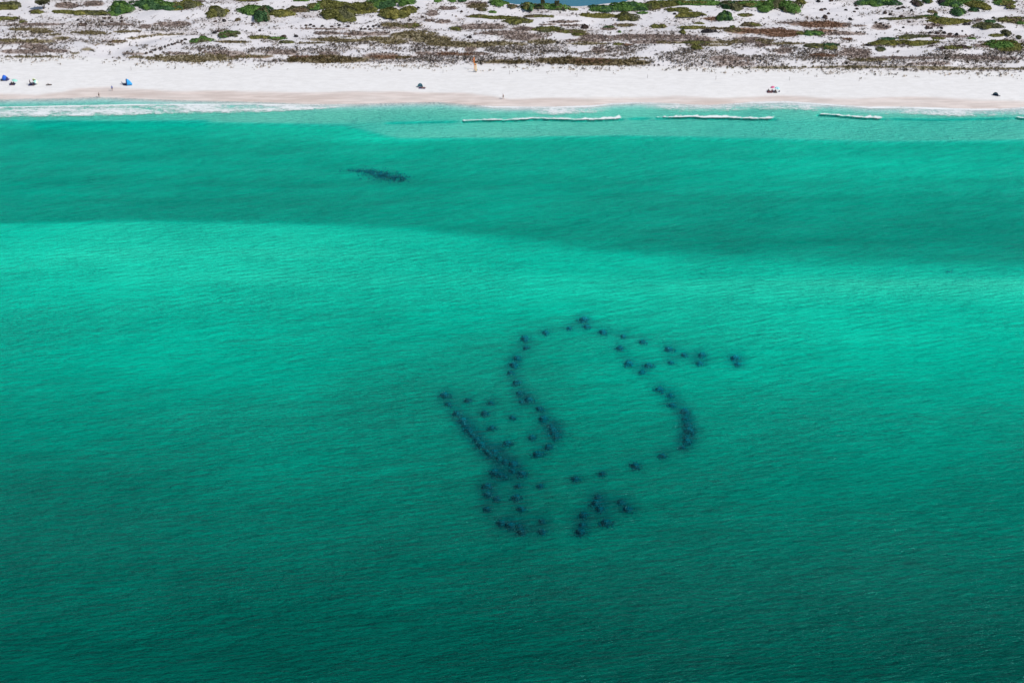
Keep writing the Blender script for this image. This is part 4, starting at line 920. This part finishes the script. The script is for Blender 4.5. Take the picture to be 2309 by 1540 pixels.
# far left: royal blue tent, mint umbrella pair, striped umbrella group, sunbather
tent(14, 180.5, 2.0, 1.9, 1.55, -PI / 2 - .25, C_['royal_blue_fabric'], C_['navy_fabric'], 'royal blue pop-up beach tent nearest the left edge, open to the left')
mat_cloth(7.5, 181.5, 1.6, 1.5, .1, C_['black_fabric'], 'black beach mat lying in front of the royal blue tent')
mat_cloth(28, 191, 1.9, 1.5, 0, C_['purple_fabric'], 'dark purple beach blanket under the two people by the mint umbrella')
person(26.4, 190.8, 'sit', .3, M_TAN, M_HAIR, C_['purple_fabric'], C_['black_fabric'], 'person in dark purple sitting on the left of the blanket by the mint umbrella', dz=.06)
person(30.8, 190.8, 'sit', -.3, M_TAN, M_HAIR, C_['black_fabric'], C_['black_fabric'], 'person in black sitting on the right of the blanket by the mint umbrella', dz=.06)
umbrella(34, 190.5, .98, 1.75, .25, 0, [C_['mint_fabric']], 'pale mint beach umbrella leaning over two seated people at the far left')
mat_cloth(71.5, 192, 2.1, 1.5, .05, C_['navy_fabric'], 'navy beach blanket under the striped green and white umbrella')
person(68.2, 191.5, 'stand', PI / 2, M_TAN, M_HAIR, C_['black_fabric'], C_['navy_fabric'], 'person in black standing at the left of the striped umbrella', dz=.04)
person(75.4, 191.6, 'sit', .6, M_TAN, M_HAIR, C_['purple_fabric'], C_['navy_fabric'], 'person sitting under the striped green and white umbrella', dz=.06)
person(72.0, 192.0, 'recline', .9, M_TAN, M_HAIR, C_['navy_fabric'], C_['navy_fabric'], 'person in navy reclining on the navy blanket', dz=.06)
umbrella(79.2, 190.5, 1.15, 1.75, .85, 0, [C_['lime_fabric'], C_['white_fabric'], C_['mint_fabric'], C_['white_fabric'], C_['lime_fabric'], C_['olive_fabric'], C_['mint_fabric'], C_['white_fabric']], 'striped green and white beach umbrella tipped far to the right')
mat_cloth(110.5, 192.2, 1.9, .9, .12, C_['grey_fabric'], 'grey towel under the lone sunbather', 'towel')
person(110, 192, 'lie', -PI / 2 - .1, M_TAN, M_HAIR, None, C_['black_fabric'], 'lone sunbather lying on a grey towel with one knee raised', dz=.04)
# sky blue tent
tent(291.5, 190.8, 2.1, 2.0, 1.95, -PI / 2 + .15, C_['sky_blue_fabric'], C_['sky_blue_fabric'], 'large sky blue pop-up beach tent with a black front edge, open to the left', band=C_['navy_fabric'], inner=C_['navy_fabric'])
mat_cloth(284, 191.4, 1.6, 1.3, 0, C_['navy_fabric'], 'navy mat in front of the sky blue tent')
chair(278, 190.6, PI / 2, C_['navy_fabric'], 'low navy beach chair left of the sky blue tent')
person(253.4, 205, 'stand', .2, M_TAN, M_HAIR, C_['royal_blue_fabric'], C_['navy_fabric'], 'person in a blue shirt and dark trousers standing on the wet sand')
person(223.6, 220.2, 'walk', PI / 2, M_TAN, M_HAIR, None, C_['black_fabric'], 'person in black shorts walking at the water edge below the blue-shirted one')
# middle: teal and white tent
tent(947.5, 195.6, 1.75, 1.5, 1.35, .05, C_['teal_fabric'], C_['pale_aqua_fabric'], 'teal and white pop-up beach tent at mid beach, open towards the sea', band=C_['teal_fabric'], inner=C_['white_fabric'])
obj = mat_cloth(947.5, 197.0, 1.9, .7, 0, C_['black_fabric'], 'black groundsheet strip along the mouth of the teal tent', 'groundsheet')
mat_cloth(951.5, 199.6, 2.2, .9, -.05, C_['purple_fabric'], 'dark towel on the sand in front of the teal tent', 'towel')
person(955, 199.4, 'lie', PI / 2, M_SKIN, M_FAIR, C_['rust_fabric'], C_['rust_fabric'], 'person in rust red lying on the dark towel before the teal tent', dz=.05)
person(1134.8, 223.4, 'walk', -PI / 2, M_SKIN, M_FAIR, C_['rust_fabric'], C_['olive_fabric'], 'lone person in brown walking on the wet sand at mid beach')
# right: pink and aqua umbrellas
mat_cloth(1735.5, 208, 1.8, 1.5, 0, C_['maroon_fabric'], 'maroon beach blanket beside the pink umbrella')
person(1732.4, 207.6, 'sit', .2, M_TAN, M_HAIR, C_['black_fabric'], C_['maroon_fabric'], 'person in black sitting at the left end of the maroon blanket', dz=.06)
person(1740.6, 208, 'sit', -.6, M_TAN, M_HAIR, C_['maroon_fabric'], C_['maroon_fabric'], 'person in maroon sitting beneath the pink umbrella', dz=.06)
umbrella(1741.6, 206.5, .75, 1.75, -.18, 0, [C_['pink_fabric']], 'pink beach umbrella beside a paler aqua one')
mat_cloth(1748, 208.6, 1.3, 1.2, 0, C_['grey_fabric'], 'grey beach mat beneath the aqua umbrella')
cooler(1745.3, 208, .2, C_['grey_fabric'], C_['white_fabric'], 'grey cool box between the pink and aqua umbrellas')
person(1748.4, 208.4, 'sit', 0, M_TAN, M_HAIR, C_['grey_fabric'], C_['black_fabric'], 'person in grey sitting under the aqua umbrella', dz=.06)
umbrella(1751.7, 207.6, .90, 1.65, .12, 0, [C_['aqua_fabric'], C_['pale_aqua_fabric']], 'pale aqua beach umbrella beside the pink one')
cooler(1757.2, 207.6, .5, C_['purple_fabric'], C_['grey_fabric'], 'small mauve bag-sized cool box right of the aqua umbrella', (.42, .3, .26))
tent(2245.5, 214.8, 1.7, 1.5, 1.15, -.55, C_['dark_teal_fabric'], C_['pale_aqua_fabric'], 'dark teal pop-up beach tent alone at the far right of the beach', band=C_['black_fabric'])
mat_cloth(2252.3, 216.8, .9, .7, 0, C_['grey_fabric'], 'grey towel to the right of the dark teal tent', 'towel')
# thin marker stakes along the foot of the dunes
def stake(px, py, h, label):
    X, Y, Z = ground_at(px, py); t = empty('marker_stake', (X, Y, Z), label, 'stake', 'thin marker stakes along the upper beach')
    obj_bm('post', lambda bm: tube(bm, (0, 0, -.3), (.02, 0, h), .05, .045, 8), M_WOOD, t); obj_bm('cap', lambda bm: tube(bm, (.02, 0, h), (.02, 0, h + .05), .06, .05, 8), M_WOOD, t)
SK = [(231, 145), (296, 159), (999, 165), (1149, 168), (1301, 174), (1460, 177), (1614, 180), (1780, 182), (1937, 184)]
for j, (x, y) in enumerate(SK): stake(x, y, 1.25, f"thin wooden stake on the upper beach, {ORD[j]} of nine from the left")
# the two amber range marks
def range_mark():
    X, Y, Z = ground_at(1073.3, 163.2); t = empty('range_mark', (X, Y, Z), 'tall yellow post with an orange board, the front one of two at the dune foot', 'marker post', 'range marker posts at the dune foot')
    obj_bm('post', lambda bm: tube(bm, (0, 0, -.4), (0, 0, 3.0), .17, .16, 12), M_YELLOW, t); obj_bm('foot', lambda bm: tube(bm, (0, 0, 0), (0, 0, .45), .18, .18, 12), C_['black_fabric'], t)
    obj_bm('board', lambda bm: box(bm, (-.2, -.19, 2.75), (.6, .04, .4)), M_ORANGE, t)
    X, Y, Z = ground_at(1069.6, 156.5); t = empty('range_mark', (X, Y, Z), 'slim amber post with stacked orange boards, the rear one of two', 'marker post', 'range marker posts at the dune foot')
    obj_bm('post', lambda bm: tube(bm, (0, 0, -.4), (.08, 0, 4.3), .12, .11, 10), M_AMBER, t)
    for z, w in ((3.85, .55), (3.25, .8), (2.55, .6)): obj_bm('board', lambda bm: box(bm, (-.12, -.10, z), (w, .05, .42)), M_ORANGE, t)
range_mark()
